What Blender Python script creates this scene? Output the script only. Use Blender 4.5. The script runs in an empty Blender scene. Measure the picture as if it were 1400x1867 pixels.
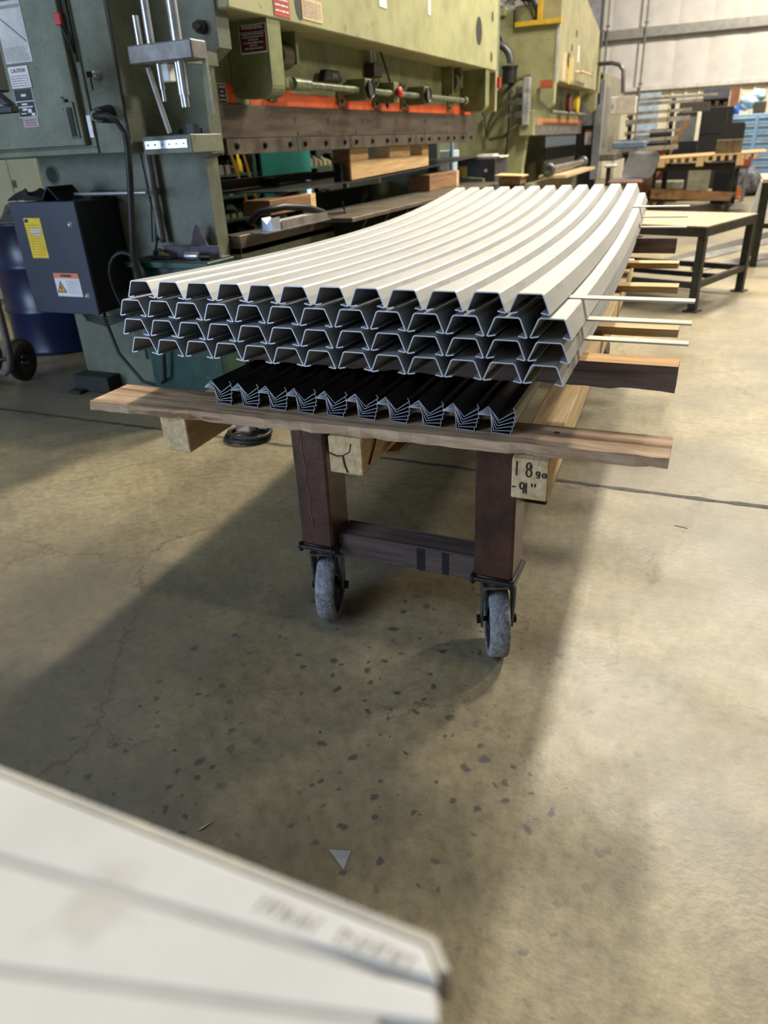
import bpy, bmesh, math, random
from mathutils import Vector, Matrix
random.seed(7)
S = bpy.context.scene
COL = S.collection
# ------------------------------------------------------------------ camera
CAMH = 1.4
cd = bpy.data.cameras.new('camera'); cam = bpy.data.objects.new('camera', cd); COL.objects.link(cam)
RW = ((0.9171382, 0.14613949, -0.37081095), (0.39609333, -0.43772991, 0.80715711), (-0.04435752, -0.88715037, -0.4593437))
M = Matrix(((RW[0][0], -RW[0][1], -RW[0][2], 0), (RW[1][0], -RW[1][1], -RW[1][2], 0), (RW[2][0], -RW[2][1], -RW[2][2], CAMH), (0, 0, 0, 1)))
cam.matrix_world = M
cd.sensor_fit = 'VERTICAL'; cd.sensor_height = 36; cd.lens = 1294 / 1867 * 36
cd.clip_start = .02; cd.clip_end = 200
cd.dof.use_dof = True; cd.dof.focus_distance = 2.1; cd.dof.aperture_fstop = 3.0
S.camera = cam
# ------------------------------------------------------------------ world, lights, exposure
w = bpy.data.worlds.new('world'); S.world = w; w.use_nodes = True
w.node_tree.nodes['Background'].inputs[0].default_value = (.86, .90, 1, 1)
w.node_tree.nodes['Background'].inputs[1].default_value = .07
def area(name, loc, target, sx, sy, power, col):
    l = bpy.data.lights.new(name, 'AREA'); l.shape = 'RECTANGLE'; l.size = sx; l.size_y = sy; l.energy = power; l.color = col
    o = bpy.data.objects.new(name, l); COL.objects.link(o); o.location = loc
    o.rotation_euler = (Vector(target) - Vector(loc)).to_track_quat('-Z', 'Y').to_euler(); return o
WARM = (1, .92, .76)
area('high_bay_or_fill_light', (-.75, 8.3, 7.2), (-.75, 3, 0), .35, 2.2, 800, WARM)
area('high_bay_or_fill_light', (-.7, 1.5, 7.4), (-.7, 1.5, 0), 1.0, .35, 65, WARM)
area('high_bay_or_fill_light', (2.2, 9.2, 7.4), (-.6, 6.0, .8), .8, .8, 560, WARM)  # fill light set here to brighten the press front, not a known lamp
area('high_bay_or_fill_light', (1.6, 14.5, 7.4), (.6, 14.5, 0), 1, 1, 850, WARM)
area('high_bay_or_fill_light', (1.5, 22, 7.4), (.5, 25, 0), 1, 1, 1300, WARM)
area('high_bay_or_fill_light', (5.2, 9.0, 5.6), (-2.6, 6.0, 1.8), .8, .8, 340, WARM)  # added low fill, shines under the beam cover to brighten the ram recess
area('clerestory_daylight', (-4.2, -2.8, 6.0), (-2.6, 3, 1.0), 4.0, 1.6, 150, (.56, .74, 1))
area('dock_door_daylight', (-7.0, -5.0, 2.0), (-2.8, 3.5, 1.0), 3.6, 3.2, 430, (.56, .74, 1))
S.view_settings.view_transform = 'Standard'; S.view_settings.look = 'None'; S.view_settings.gamma = 1
S.view_settings.use_curve_mapping = False
S.view_settings.exposure = 0.0

# ------------------------------------------------------------------ materials
MATS = {}
def mat(name, col, rough=.55, metal=0., var=.12, scale=6., bump=0., bscale=60., col2=None, stretch=(1, 1, 1), spots=None, spec=.5, detail=5.):
    """base colour broken up by noise (wear, grime), optional second colour in patches, fine bump"""
    if name in MATS: return MATS[name]
    m = bpy.data.materials.new(name); m.use_nodes = True; nt = m.node_tree; N = nt.nodes; L = nt.links
    b = N['Principled BSDF']; b.inputs['Roughness'].default_value = rough; b.inputs['Metallic'].default_value = metal
    b.inputs['Specular IOR Level'].default_value = spec
    tc = N.new('ShaderNodeTexCoord'); mp = N.new('ShaderNodeMapping'); mp.inputs['Scale'].default_value = stretch
    L.new(tc.outputs['Object'], mp.inputs['Vector'])
    nz = N.new('ShaderNodeTexNoise'); nz.inputs['Scale'].default_value = scale; nz.inputs['Detail'].default_value = detail; nz.inputs['Roughness'].default_value = .65
    L.new(mp.outputs[0], nz.inputs['Vector'])
    rp = N.new('ShaderNodeValToRGB'); L.new(nz.outputs[0], rp.inputs[0])
    c2 = col2 or tuple(max(0, c * (1 - var * 2.2)) for c in col)
    c1 = tuple(min(1, c * (1 + var)) for c in col)
    rp.color_ramp.elements[0].position = .33; rp.color_ramp.elements[1].position = .62
    rp.color_ramp.elements[0].color = (*c2, 1); rp.color_ramp.elements[1].color = (*c1, 1)
    out = rp.outputs[0]
    if spots:
        sc, th, sccol = spots
        n2 = N.new('ShaderNodeTexNoise'); n2.inputs['Scale'].default_value = sc; n2.inputs['Detail'].default_value = 3
        L.new(mp.outputs[0], n2.inputs['Vector'])
        r2 = N.new('ShaderNodeValToRGB'); r2.color_ramp.elements[0].position = th; r2.color_ramp.elements[1].position = th + .05
        L.new(n2.outputs[0], r2.inputs[0])
        mx = N.new('ShaderNodeMix'); mx.data_type = 'RGBA'; L.new(r2.outputs[0], mx.inputs[0]); L.new(out, mx.inputs[6]); mx.inputs[7].default_value = (*sccol, 1)
        out = mx.outputs[2]
    L.new(out, b.inputs['Base Color'])
    if bump:
        n3 = N.new('ShaderNodeTexNoise'); n3.inputs['Scale'].default_value = bscale; n3.inputs['Detail'].default_value = 4
        L.new(mp.outputs[0], n3.inputs['Vector'])
        bp = N.new('ShaderNodeBump'); bp.inputs['Strength'].default_value = bump; bp.inputs['Distance'].default_value = .01
        L.new(n3.outputs[0], bp.inputs['Height']); L.new(bp.outputs[0], b.inputs['Normal'])
    MATS[name] = m
    return m
def wood(name, c1, c2, axis, rough=.75, stain=None):
    st = [22, 22, 22]; st['XYZ'.index(axis)] = 1.6
    return mat(name, c1, rough, col2=c2, var=.1, scale=1.6, stretch=tuple(st), bump=.35, bscale=3., spots=stain, spec=.25)
def floor_mat():
    m = bpy.data.materials.new('stained_concrete'); m.use_nodes = True; nt = m.node_tree; N = nt.nodes; L = nt.links
    b = N['Principled BSDF']
    tc = N.new('ShaderNodeTexCoord')
    def noise(sc, det=6, ro=.6, src=None):
        n = N.new('ShaderNodeTexNoise'); n.inputs['Scale'].default_value = sc; n.inputs['Detail'].default_value = det; n.inputs['Roughness'].default_value = ro
        L.new(src or tc.outputs['Object'], n.inputs['Vector']); return n
    def ramp(src, p0, c0, p1, c1):
        r = N.new('ShaderNodeValToRGB'); r.color_ramp.elements[0].position = p0; r.color_ramp.elements[1].position = p1
        r.color_ramp.elements[0].color = (*c0, 1); r.color_ramp.elements[1].color = (*c1, 1); L.new(src, r.inputs[0]); return r.outputs[0]
    def mix(f, a, c, mode='MIX'):
        x = N.new('ShaderNodeMix'); x.data_type = 'RGBA'; x.blend_type = mode
        if hasattr(f, 'links') or hasattr(f, 'is_linked'): L.new(f, x.inputs[0])
        else: x.inputs[0].default_value = f
        L.new(a, x.inputs[6])
        if isinstance(c, tuple): x.inputs[7].default_value = (*c, 1)
        else: L.new(c, x.inputs[7])
        return x.outputs[2]
    base = ramp(noise(1.6, 9, .68).outputs[0], .32, (.215, .172, .095), .66, (.37, .312, .19))
    fine = ramp(noise(26, 8, .75).outputs[0], .32, (.62, .61, .60), .60, (1.06, 1.05, 1.04))
    out = mix(1., base, fine, 'MULTIPLY')
    grime = ramp(noise(.55, 6, .62).outputs[0], .44, (0, 0, 0), .60, (1, 1, 1))
    out = mix(mix(1., grime, (.7, .7, .7), 'MULTIPLY'), out, (.13, .118, .098))
    # dark oil drips: rounded cells kept only in some zones
    vo = N.new('ShaderNodeTexVoronoi'); vo.voronoi_dimensions = '2D'; vo.inputs['Scale'].default_value = 19; vo.inputs['Randomness'].default_value = 1
    dn = noise(20, 3); ad = N.new('ShaderNodeVectorMath'); ad.operation = 'MULTIPLY_ADD'
    L.new(dn.outputs[1], ad.inputs[0]); ad.inputs[1].default_value = (.05, .05, 0); L.new(tc.outputs['Object'], ad.inputs[2]); L.new(ad.outputs[0], vo.inputs['Vector'])
    sz = N.new('ShaderNodeMath'); sz.operation = 'SUBTRACT'; L.new(vo.outputs['Color'], sz.inputs[0]); sz.inputs[1].default_value = .40
    dd = N.new('ShaderNodeMath'); dd.operation = 'DIVIDE'; L.new(vo.outputs['Distance'], dd.inputs[0]); L.new(sz.outputs[0], dd.inputs[1])
    sp = ramp(dd.outputs[0], .34, (1, 1, 1), .62, (0, 0, 0))
    cellsel = ramp(vo.outputs['Color'], .44, (0, 0, 0), .46, (1, 1, 1))
    zone = ramp(noise(2.2, 2).outputs[0], .40, (.15, .15, .15), .52, (.9, .9, .9))
    dv = N.new('ShaderNodeVectorMath'); dv.operation = 'DISTANCE'; L.new(tc.outputs['Object'], dv.inputs[0]); dv.inputs[1].default_value = (-.75, 1.25, 0)
    near = ramp(dv.outputs['Value'], .55, (1, 1, 1), 1.0, (.12, .12, .12)); near.node.color_ramp.elements[1].position = 1.0
    zone = mix(1., zone, near, 'MULTIPLY')
    sp = mix(1., mix(1., sp, cellsel, 'MULTIPLY'), zone, 'MULTIPLY')
    out = mix(sp, out, (.075, .070, .066))
    # hairline cracks
    v2 = N.new('ShaderNodeTexVoronoi'); v2.feature = 'DISTANCE_TO_EDGE'; v2.voronoi_dimensions = '2D'; v2.inputs['Scale'].default_value = .9
    d2 = noise(3.2, 8, .7); a2 = N.new('ShaderNodeVectorMath'); a2.operation = 'MULTIPLY_ADD'
    L.new(d2.outputs[1], a2.inputs[0]); a2.inputs[1].default_value = (.5, .5, 0); L.new(tc.outputs['Object'], a2.inputs[2]); L.new(a2.outputs[0], v2.inputs['Vector'])
    ck = ramp(v2.outputs['Distance'], .0025, (.85, .85, .85), .0075, (0, 0, 0))
    ckz = ramp(noise(1.3, 2).outputs[0], .42, (0, 0, 0), .50, (1, 1, 1))
    out = mix(mix(1., ck, ckz, 'MULTIPLY'), out, (.12, .095, .06))
    # small scratches and crumbs
    n5 = noise(90, 2); out = mix(ramp(n5.outputs[0], .70, (0, 0, 0), .73, (.7, .7, .7)), out, (.16, .13, .09))
    L.new(out, b.inputs['Base Color'])
    rr = ramp(noise(1.7, 6).outputs[0], .35, (.38, .38, .38), .7, (.58, .58, .58)); L.new(rr, b.inputs['Roughness'])
    b.inputs['Specular IOR Level'].default_value = .5
    bp = N.new('ShaderNodeBump'); bp.inputs['Strength'].default_value = .12; bp.inputs['Distance'].default_value = .01
    L.new(noise(60, 5).outputs[0], bp.inputs['Height']); L.new(bp.outputs[0], b.inputs['Normal'])
    return m
FLOOR = floor_mat()
GREEN = mat('machine_green_paint', (.185, .205, .085), .5, var=.16, scale=5, bump=.12, bscale=130, spots=(9, .66, (.15, .17, .075)))
GREEN2 = mat('yellow_green_paint', (.32, .315, .16), .5, var=.10, scale=4, bump=.1, bscale=130, spots=(11, .68, (.20, .20, .09)))
GREEND = mat('frame_green_paint', (.150, .165, .110), .36, var=.14, scale=6, bump=.3, bscale=170, spots=(38, .67, (.07, .085, .05)))
TANKG = mat('dark_green_enamel', (.010, .052, .038), .35, var=.2, scale=9, spots=(26, .68, (.03, .10, .08)))
ORANGE = mat('orange_safety_paint', (.68, .105, .025), .5, var=.1, scale=9, spots=(30, .66, (.30, .17, .08)))
STEEL = mat('worn_tool_steel', (.145, .115, .085), .42, .55, var=.22, scale=5, bump=.08, bscale=90, col2=(.075, .06, .045), stretch=(1, .4, 3))
STEELB = mat('clamp_bar_steel', (.155, .13, .10), .42, .55, var=.22, scale=7, bump=.08, bscale=90)
CHROME = mat('polished_rod_steel', (.66, .67, .69), .22, .7, var=.1, scale=12)
GREY = mat('grey_machined_steel', (.20, .185, .17), .45, .3, var=.2, scale=9)
BOLT = mat('black_oxide_bolt', (.02, .02, .022), .4, .6, var=.1)
BLACK = mat('black_rubber', (.012, .012, .013), .5, var=.2, scale=20)
DARK = mat('dark_recess_metal', (.018, .020, .016), .7, var=.2, scale=8)
NAVY = mat('slate_blue_cabinet_paint', (.028, .034, .060), .42, var=.12, scale=3)
CABSIDE = mat('black_cabinet_paint', (.014, .015, .019), .45, var=.1, scale=4)
DRUM = mat('navy_drum_paint', (.006, .012, .055), .3, var=.2, scale=6)
WHITE = mat('white_label', (.72, .72, .72), .5, var=.05, scale=8)
PAPER = mat('aged_paper', (.62, .60, .56), .7, var=.08, scale=10)
TANP = mat('tan_paper_notice', (.62, .46, .27), .7, var=.08, scale=10)
YELLOW = mat('yellow_label', (.80, .55, .02), .5, var=.08, scale=10)
YELP = mat('yellow_paint', (.65, .42, .03), .5, var=.1, scale=10)
MAROON = mat('maroon_plate', (.115, .016, .022), .45, var=.12, scale=12)
REDP = mat('red_plate', (.42, .055, .03), .5, var=.12, scale=12)
RED = mat('red_plastic', (.55, .02, .02), .4, var=.1)
INK = mat('black_print', (.02, .02, .02), .6, var=.05)
INKR = mat('maroon_print', (.20, .02, .03), .6, var=.05)
INKG = mat('grey_print', (.30, .29, .28), .6, var=.05)
ORL = mat('orange_label_band', (.78, .22, .10), .5, var=.05)
GALV = mat('galvanised_sheet', (.455, .45, .435), .50, .2, var=.05, scale=3, stretch=(3, .8, 3), spots=(5, .66, (.40, .39, .37)))
ZDARK = mat('oiled_sheet_steel', (.10, .10, .105), .38, .7, var=.15, scale=4, stretch=(3, .5, 3))
EDGE = mat('daylit_cut_edge', (.74, .78, .86), .4, .2, var=.06, scale=30)  # cut ends, with the cool daylight's blue-white put into the colour
RUSTY = mat('rusty_mill_steel', (.095, .045, .032), .36, .3, var=.25, scale=7, col2=(.028, .020, .018), bump=.1, bscale=80, spots=(13, .70, (.13, .065, .03)))
CARTD = mat('dark_plate_steel', (.05, .042, .036), .45, .5, var=.2, scale=10)
TREAD = mat('grey_wheel_tread', (.29, .295, .31), .75, var=.25, scale=60, bump=.5, bscale=160)
RIM = mat('dark_wheel_rim', (.035, .036, .04), .45, .3, var=.2, scale=20)
ZINC = mat('dull_zinc', (.17, .175, .17), .4, .7, var=.2, scale=20)
WPLANK = wood('weathered_plank', (.60, .42, .27), (.31, .19, .11), 'X', stain=(.8, .55, (.27, .15, .08)))
WBEAM = wood('brown_beam', (.17, .115, .09), (.075, .048, .038), 'X')
WBEAMT = wood('tan_beam_top', (.50, .30, .12), (.38, .21, .08), 'X')
WBOARD = wood('tan_deck_board', (.60, .43, .22), (.42, .27, .12), 'X')
WSTR = wood('pine_stringer', (.70, .53, .31), (.52, .36, .18), 'Y')
WLATH = wood('pale_lath', (.66, .62, .53), (.52, .47, .38), 'X')
WDARK = wood('dark_cross_timber', (.12, .085, .075), (.055, .04, .036), 'X')
WBLK = wood('sawn_block', (.68, .46, .24), (.50, .31, .15), 'Y')
WBLKX = wood('brown_block', (.26, .14, .07), (.15, .08, .04), 'Y')
TABLET = wood('tan_table_plate', (.40, .31, .215), (.33, .25, .17), 'Y')
TABLEF = mat('olive_black_frame', (.045, .043, .030), .5, .2, var=.2, scale=10)
WALLP = mat('white_insulation_facing', (.56, .53, .51), .7, var=.05, scale=2, bump=.25, bscale=4)
SIDING = mat('cream_corrugated_siding', (.66, .61, .47), .55, var=.06, scale=3)
PURLIN = mat('grey_purlin', (.26, .25, .23), .5, .2, var=.1)
CREAM = mat('cream_locker_paint', (.46, .45, .30), .45, var=.05, scale=2)
SHELFG = mat('shelf_green_paint', (.03, .075, .05), .5, var=.2, scale=9)
TEAL = mat('teal_panel_paint', (.02, .17, .145), .35, var=.1, scale=3)
BRASSW = wood('varnished_handle', (.55, .24, .06), (.42, .17, .04), 'Z')
MGREY = mat('grey_machine_panel', (.17, .175, .18), .5, var=.1, scale=3)
MTAN = mat('olive_grey_panel', (.28, .26, .185), .5, var=.1, scale=4)
BARS = mat('rack_stock_steel', (.38, .36, .32), .4, .5, var=.2, scale=4)
BLUEC = mat('light_blue_cabinet', (.17, .29, .46), .4, var=.05, scale=3)
BLUEB = mat('blue_plastic_bag', (.40, .62, .80), .3, var=.2, scale=8, bump=.4, bscale=12)
SEATG = mat('grey_seat_plastic', (.15, .15, .16), .5, var=.08)
CLOTH = mat('dark_cloth', (.022, .021, .022), .85, var=.2, scale=20, bump=.4, bscale=40)
MAUVE = mat('mauve_cloth', (.115, .085, .105), .85, var=.2, scale=20, bump=.4, bscale=50)
WTOP = mat('white_worktop', (.61, .607, .60), .6, var=.04, scale=5, spots=(6, .62, (.48, .46, .42)))
WEDGE = mat('yellowed_edge', (.44, .41, .34), .7, var=.25, scale=6, col2=(.30, .30, .31))

# ------------------------------------------------------------------ mesh helpers
ORG = {}
class MB:
    def __init__(s): s.v = []; s.f = []; s.sm = []; s.mi = []; s.cur = 0
    def add(s, vs, fs, smooth=False):
        n = len(s.v); s.v += [tuple(p) for p in vs]
        for f in fs: s.f.append([i + n for i in f]); s.sm.append(smooth); s.mi.append(s.cur)
        return s
    def m(s, i): s.cur = i; return s
    def box(s, x0, x1, y0, y1, z0, z1):
        return s.hexa([(x0, y0, z0), (x1, y0, z0), (x1, y1, z0), (x0, y1, z0), (x0, y0, z1), (x1, y0, z1), (x1, y1, z1), (x0, y1, z1)])
    def hexa(s, p):
        return s.add(p, [(0, 3, 2, 1), (4, 5, 6, 7), (0, 1, 5, 4), (1, 2, 6, 5), (2, 3, 7, 6), (3, 0, 4, 7)])
    def prism(s, poly, axis, a, b):
        """poly: 2-D points in the two axes left over, extruded along axis from a to b"""
        def P(u, v, t): return {'X': (t, u, v), 'Y': (u, t, v), 'Z': (u, v, t)}[axis]
        n = len(poly)
        return s.add([P(u, v, a) for u, v in poly] + [P(u, v, b) for u, v in poly],
                     [list(range(n))[::-1], list(range(n, 2 * n))] + [(i, (i + 1) % n, n + (i + 1) % n, n + i) for i in range(n)])
    def cyl(s, p0, p1, r, n=16, r2=None, caps=True):
        p0 = Vector(p0); p1 = Vector(p1); d = (p1 - p0).normalized(); r2 = r if r2 is None else r2
        a = d.orthogonal().normalized(); b = d.cross(a)
        ring = lambda p, q: [p + (a * math.cos(t) + b * math.sin(t)) * q for t in [2 * math.pi * i / n for i in range(n)]]
        s.add(ring(p0, r) + ring(p1, r2), [(i, (i + 1) % n, n + (i + 1) % n, n + i) for i in range(n)], True)
        if caps:
            s.add(ring(p0, r), [list(range(n))[::-1]]); s.add(ring(p1, r2), [list(range(n))])
        return s
    def tube(s, path, r, n=8, closed=False):
        P = [Vector(p) for p in path]; k = len(P); vs = []; prev = None
        for i, p in enumerate(P):
            d = (P[(i + 1) % k] - P[i - 1]) if closed else (P[min(i + 1, k - 1)] - P[max(i - 1, 0)])
            d.normalize()
            a = d.orthogonal().normalized() if prev is None else (prev - d * prev.dot(d)).normalized()
            prev = a; b = d.cross(a)
            vs += [p + (a * math.cos(t) + b * math.sin(t)) * r for t in [2 * math.pi * j / n for j in range(n)]]
        fs = []
        for i in range(k if closed else k - 1):
            for j in range(n):
                fs.append((i * n + j, i * n + (j + 1) % n, ((i + 1) % k) * n + (j + 1) % n, ((i + 1) % k) * n + j))
        s.add(vs, fs, True)
        if not closed: s.add(vs[:n], [list(range(n))[::-1]]); s.add(vs[-n:], [list(range(n))])
        return s
    def lathe(s, prof, c, axis, n=28, smooth=True):
        """prof: (radius, offset along axis) points, closed ring if first==last"""
        ax = Vector(axis).normalized(); a = ax.orthogonal().normalized(); b = ax.cross(a); c = Vector(c); k = len(prof)
        vs = [c + ax * h + (a * math.cos(2 * math.pi * i / n) + b * math.sin(2 * math.pi * i / n)) * r for i in range(n) for r, h in prof]
        fs = [(i * k + j, ((i + 1) % n) * k + j, ((i + 1) % n) * k + j + 1, i * k + j + 1) for i in range(n) for j in range(k - 1)]
        return s.add(vs, fs, smooth)
def link(o, parent=None):
    COL.objects.link(o)
    if parent is not None: o.parent = parent
    return o
def tag(o, label=None, cat=None, group=None, kind=None):
    if label: o['label'] = label
    if cat: o['category'] = cat
    if group: o['group'] = group
    if kind: o['kind'] = kind
    return o
def worldorg(p): return ORG.get(p, Vector((0, 0, 0)))
def obj(name, mb, m, parent=None, org=None, bevel=0, label=None):
    """one mesh object from world-space geometry; its origin is the parent's (or org)"""
    o0 = worldorg(parent) if parent is not None else Vector(org or (0, 0, 0))
    me = bpy.data.meshes.new(name); me.from_pydata([Vector(v) - o0 for v in mb.v], [], mb.f)
    ms = m if isinstance(m, (list, tuple)) else [m]
    for q in ms: me.materials.append(q)
    for i, p in enumerate(me.polygons): p.use_smooth = mb.sm[i]; p.material_index = mb.mi[i]
    bm = bmesh.new(); bm.from_mesh(me)
    bmesh.ops.recalc_face_normals(bm, faces=bm.faces)
    if bevel:
        ed = [e for e in bm.edges if len(e.link_faces) == 2 and e.calc_face_angle(0) > .7]
        bmesh.ops.bevel(bm, geom=ed, offset=bevel, segments=1, affect='EDGES', profile=.5)
    bm.to_mesh(me); bm.free()
    o = bpy.data.objects.new(name, me); link(o, parent)
    if parent is None: o.location = o0
    ORG[o] = o0
    if label: o['label'] = label
    return o
def thing(name, label, cat, loc, group=None):
    o = bpy.data.objects.new(name, None); o.empty_display_size = .1; link(o); o.location = loc; ORG[o] = Vector(loc)
    return tag(o, label, cat, group)
def solo(name, mb, m, label, cat, group=None, bevel=0, org=None):
    if org is None:
        xs, ys, zs = zip(*mb.v); org = ((min(xs) + max(xs)) / 2, (min(ys) + max(ys)) / 2, min(zs))
    return tag(obj(name, mb, m, None, org, bevel), label, cat, group)
def struct(name, mb, m, parent=None, bevel=0):
    o = obj(name, mb, m, parent, None, bevel)
    if parent is None: o['kind'] = 'structure'
    return o
def text(s, size, loc, m, parent, face='-Y', name='lettering', squeeze=1., align='CENTER', depth=.0008):
    c = bpy.data.curves.new('t', 'FONT'); c.body = s; c.size = size; c.align_x = align; c.align_y = 'CENTER'; c.extrude = depth
    c.offset = size * .012
    t = bpy.data.objects.new('t', c); COL.objects.link(t)
    dg = bpy.context.evaluated_depsgraph_get(); me = bpy.data.meshes.new_from_object(t.evaluated_get(dg))
    bpy.data.objects.remove(t)
    R = Matrix.Rotation(math.pi / 2, 3, 'X')
    if face == '+X': R = Matrix.Rotation(math.pi / 2, 3, 'Z') @ R
    o0 = worldorg(parent)
    for v in me.vertices: v.co = R @ Vector((v.co.x * squeeze, v.co.y, v.co.z)) + Vector(loc) - o0
    me.materials.append(m)
    o = bpy.data.objects.new(name, me); link(o, parent); ORG[o] = o0; return o
def plate(name, parent, m, a0, a1, z0, z1, at, face='-Y', t=.003, label=None):
    """thin label plate: a is x on a face looking to -Y, y on a face looking to +X"""
    mb = MB()
    if face == '-Y': mb.box(a0, a1, at - t, at + .0005, z0, z1)
    else: mb.box(at - .0005, at + t, a0, a1, z0, z1)
    return obj(name, mb, m, parent, label=label)
def printlines(parent, m, a0, a1, z0, z1, at, n, face='-Y', t=.0042, fill=.45, name='print_lines', seed=1):
    rnd = random.Random(seed); mb = MB(); dz = (z1 - z0) / n
    for i in range(n):
        z = z1 - (i + .5) * dz; h = dz * fill / 2; u = a0
        while u < a1 - .004:
            l = rnd.uniform(.12, .4) * (a1 - a0); e = min(a1, u + l)
            if face == '-Y': mb.box(u, e, at - t, at, z - h, z + h)
            else: mb.box(at, at + t, u, e, z - h, z + h)
            u = e + .05 * (a1 - a0)
        if rnd.random() < .3: pass
    return obj(name, mb, m, parent)
def ordinal(i, n=99): return ['first', 'second', 'third', 'fourth', 'fifth', 'sixth', 'seventh', 'eighth', 'ninth', 'tenth', 'eleventh', 'twelfth', 'thirteenth', 'fourteenth', 'fifteenth', 'sixteenth'][i]
def arc(c, r, a0, a1, n): return [(c[0] + r * math.cos(a0 + (a1 - a0) * i / n), c[1] + r * math.sin(a0 + (a1 - a0) * i / n)) for i in range(n + 1)]

# ================================================================== SETTING
YJ = 3.0
fl = struct('floor', MB().box(-9, 8, -9, YJ - .007, -.2, 0), FLOOR)
fl2 = struct('floor', MB().box(-9, 8, YJ + .007, 29, -.2, 0), FLOOR)
def jagged():
    mb = MB(); rnd = random.Random(3); xs = [-9 + i * .05 for i in range(341)]
    up = [(x, YJ + .011 + rnd.uniform(-.004, .009)) for x in xs]; dn = [(x, YJ - .011 - rnd.uniform(-.004, .009)) for x in xs]
    n = len(xs)
    mb.add([(x, y, .0012) for x, y in dn] + [(x, y, .0012) for x, y in up], [(i, i + 1, n + i + 1, n + i) for i in range(n - 1)])
    mb.box(-9, 8, YJ - .007, YJ + .007, -.1, -.004)
    return mb
struct('trim_1', jagged(), mat('joint_filler', (.065, .06, .055), .8, var=.3, scale=30))
YB = 28.0
wb = struct('wall_back', MB().box(-9, 8, YB + .1, YB + .3, 0, 9), WALLP)
for i in range(17):                                                  # insulation facing bays, slightly pillowed
    x0 = -9 + i; mb = MB(); nx = 6
    for (z0, z1) in ((2.66, 4.05), (4.3, 6.2)):
        vs = []; 
        for a in range(nx + 1):
            for b in range(5):
                u = a / nx; v = b / 4
                vs.append((x0 + .012 + u * .976, YB + .1 - .025 * (1 - (2 * u - 1) ** 6) - .008 * math.sin(v * math.pi), z0 + v * (z1 - z0)))
        mb.add(vs, [(a * 5 + b, (a + 1) * 5 + b, (a + 1) * 5 + b + 1, a * 5 + b + 1) for a in range(nx) for b in range(4)], True)
    struct('insulation_panel', mb, WALLP, wb)
for i in range(28):                                                  # corrugated siding sheets below
    x0 = -6 + i * .4
    if x0 > 3: break
    mb = MB().prism([(x0, YB + .1), (x0 + .03, YB + .03), (x0 + .10, YB + .03), (x0 + .13, YB + .08), (x0 + .397, YB + .08), (x0 + .397, YB + .1)], 'Z', 0, 2.6)
    struct('siding_sheet', mb, SIDING, wb)
struct('trim_2', MB().box(-9, 8, YB - .15, YB + .05, 4.04, 4.3).box(-9, 8, YB - .17, YB - .15, 4.04, 4.10), PURLIN)
struct('trim_3', MB().box(-9, 8, YB - .12, YB + .06, 2.58, 2.68), mat('white_girt', (.55, .53, .5), .5, var=.1))
struct('wall_left', MB().box(-9.2, -9, -2, 29, 0, 9), mat('dim_left_wall', (.30, .30, .24), .7, var=.1))
for x, nm, lb in ((-2.93, 'conduit', 'thin steel conduit running up the white wall behind the bar rack'), (-4.1, 'conduit', 'pair of steel conduits beside the building column')):
    t = thing(nm, lb, 'conduit', (x, YB - .2, 0))
    for dx in ((0,) if x > -3 else (0, -.16)):
        obj('pipe', MB().cyl((x + dx, YB - .2, 0), (x + dx, YB - .2, 8), .028, 10), GREY if x > -3 else ZINC, t)
    for z in (1.2, 2.75, 4.4, 5.6): obj('pipe_clip', MB().box(x - .06, x + .06, YB - .23, YB - .1, z, z + .04), ZINC, t)
solo('building_column', MB().box(-4.75, -4.35, YB - .42, YB - .40, 0, 8).box(-4.75, -4.35, YB - .2, YB - .18, 0, 8).box(-4.57, -4.53, YB - .4, YB - .2, 0, 8), mat('column_grey', (.30, .30, .33), .5, var=.1), 'tall grey steel building column in front of the far wall', 'column')

# ================================================================== CART
SH = -.0457                                                          # the load lies a little askew of the shop axis
def sx(x, y): return x + SH * (y - 1.61)
cart = thing('rolling_cart', 'rusty steel cart with tube legs and grey caster wheels under the stack', 'cart', (-.72, 1.7, 0))
def caster(cx, cy, yaw, par):
    ax = Vector((math.cos(yaw), math.sin(yaw), 0)); fw = Vector((-math.sin(yaw), math.cos(yaw), 0)); r = .115; hw = .029
    c = Vector((cx, cy, r))
    fork = MB()
    for s in (-1, 1):
        o = c + ax * (s * (hw + .013))
        def q(u, z, e): return o + fw * u + Vector((0, 0, z)) + ax * (s * e)
        fork.hexa([q(-.022, -.016, 0), q(.022, -.016, 0), q(.022, -.016, .006), q(-.022, -.016, .006), q(-.05, .14, 0), q(.03, .14, 0), q(.03, .14, .006), q(-.05, .14, .006)])
    p = c + Vector((0, 0, .14)) - fw * .01
    fork.hexa([p + ax * a + fw * b + Vector((0, 0, z)) for z in (0, .007) for a, b in ((-.047, -.045), (.047, -.045), (.047, .045), (-.047, .045))])
    fork.cyl(p + Vector((0, 0, .007)), p + Vector((0, 0, .018)), .038, 16)
    fk = obj('caster', fork, ZINC, par)
    obj('wheel', MB().lathe([(r - .022, -hw), (r - .006, -hw), (r, -hw + .006), (r, hw - .006), (r - .006, hw), (r - .022, hw), (r - .022, -hw)], c, ax, 40), TREAD, fk)
    obj('wheel_rim', MB().lathe([(.02, -hw * .9), (.032, -hw * .9), (.04, -hw * .3), (.078, -hw * .25), (r - .0215, -hw * .85), (r - .0215, hw * .85), (.078, hw * .25), (.04, hw * .3), (.032, hw * .9), (.02, hw * .9), (.02, -hw * .9)], c, ax, 32), RIM, fk)
    e = hw + .03
    obj('axle_bolt', MB().cyl(c - ax * e, c + ax * e, .008, 10).cyl(c - ax * e, c - ax * (e - .011), .014, 6).cyl(c + ax * (e - .011), c + ax * e, .014, 6), BOLT, fk)
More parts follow.
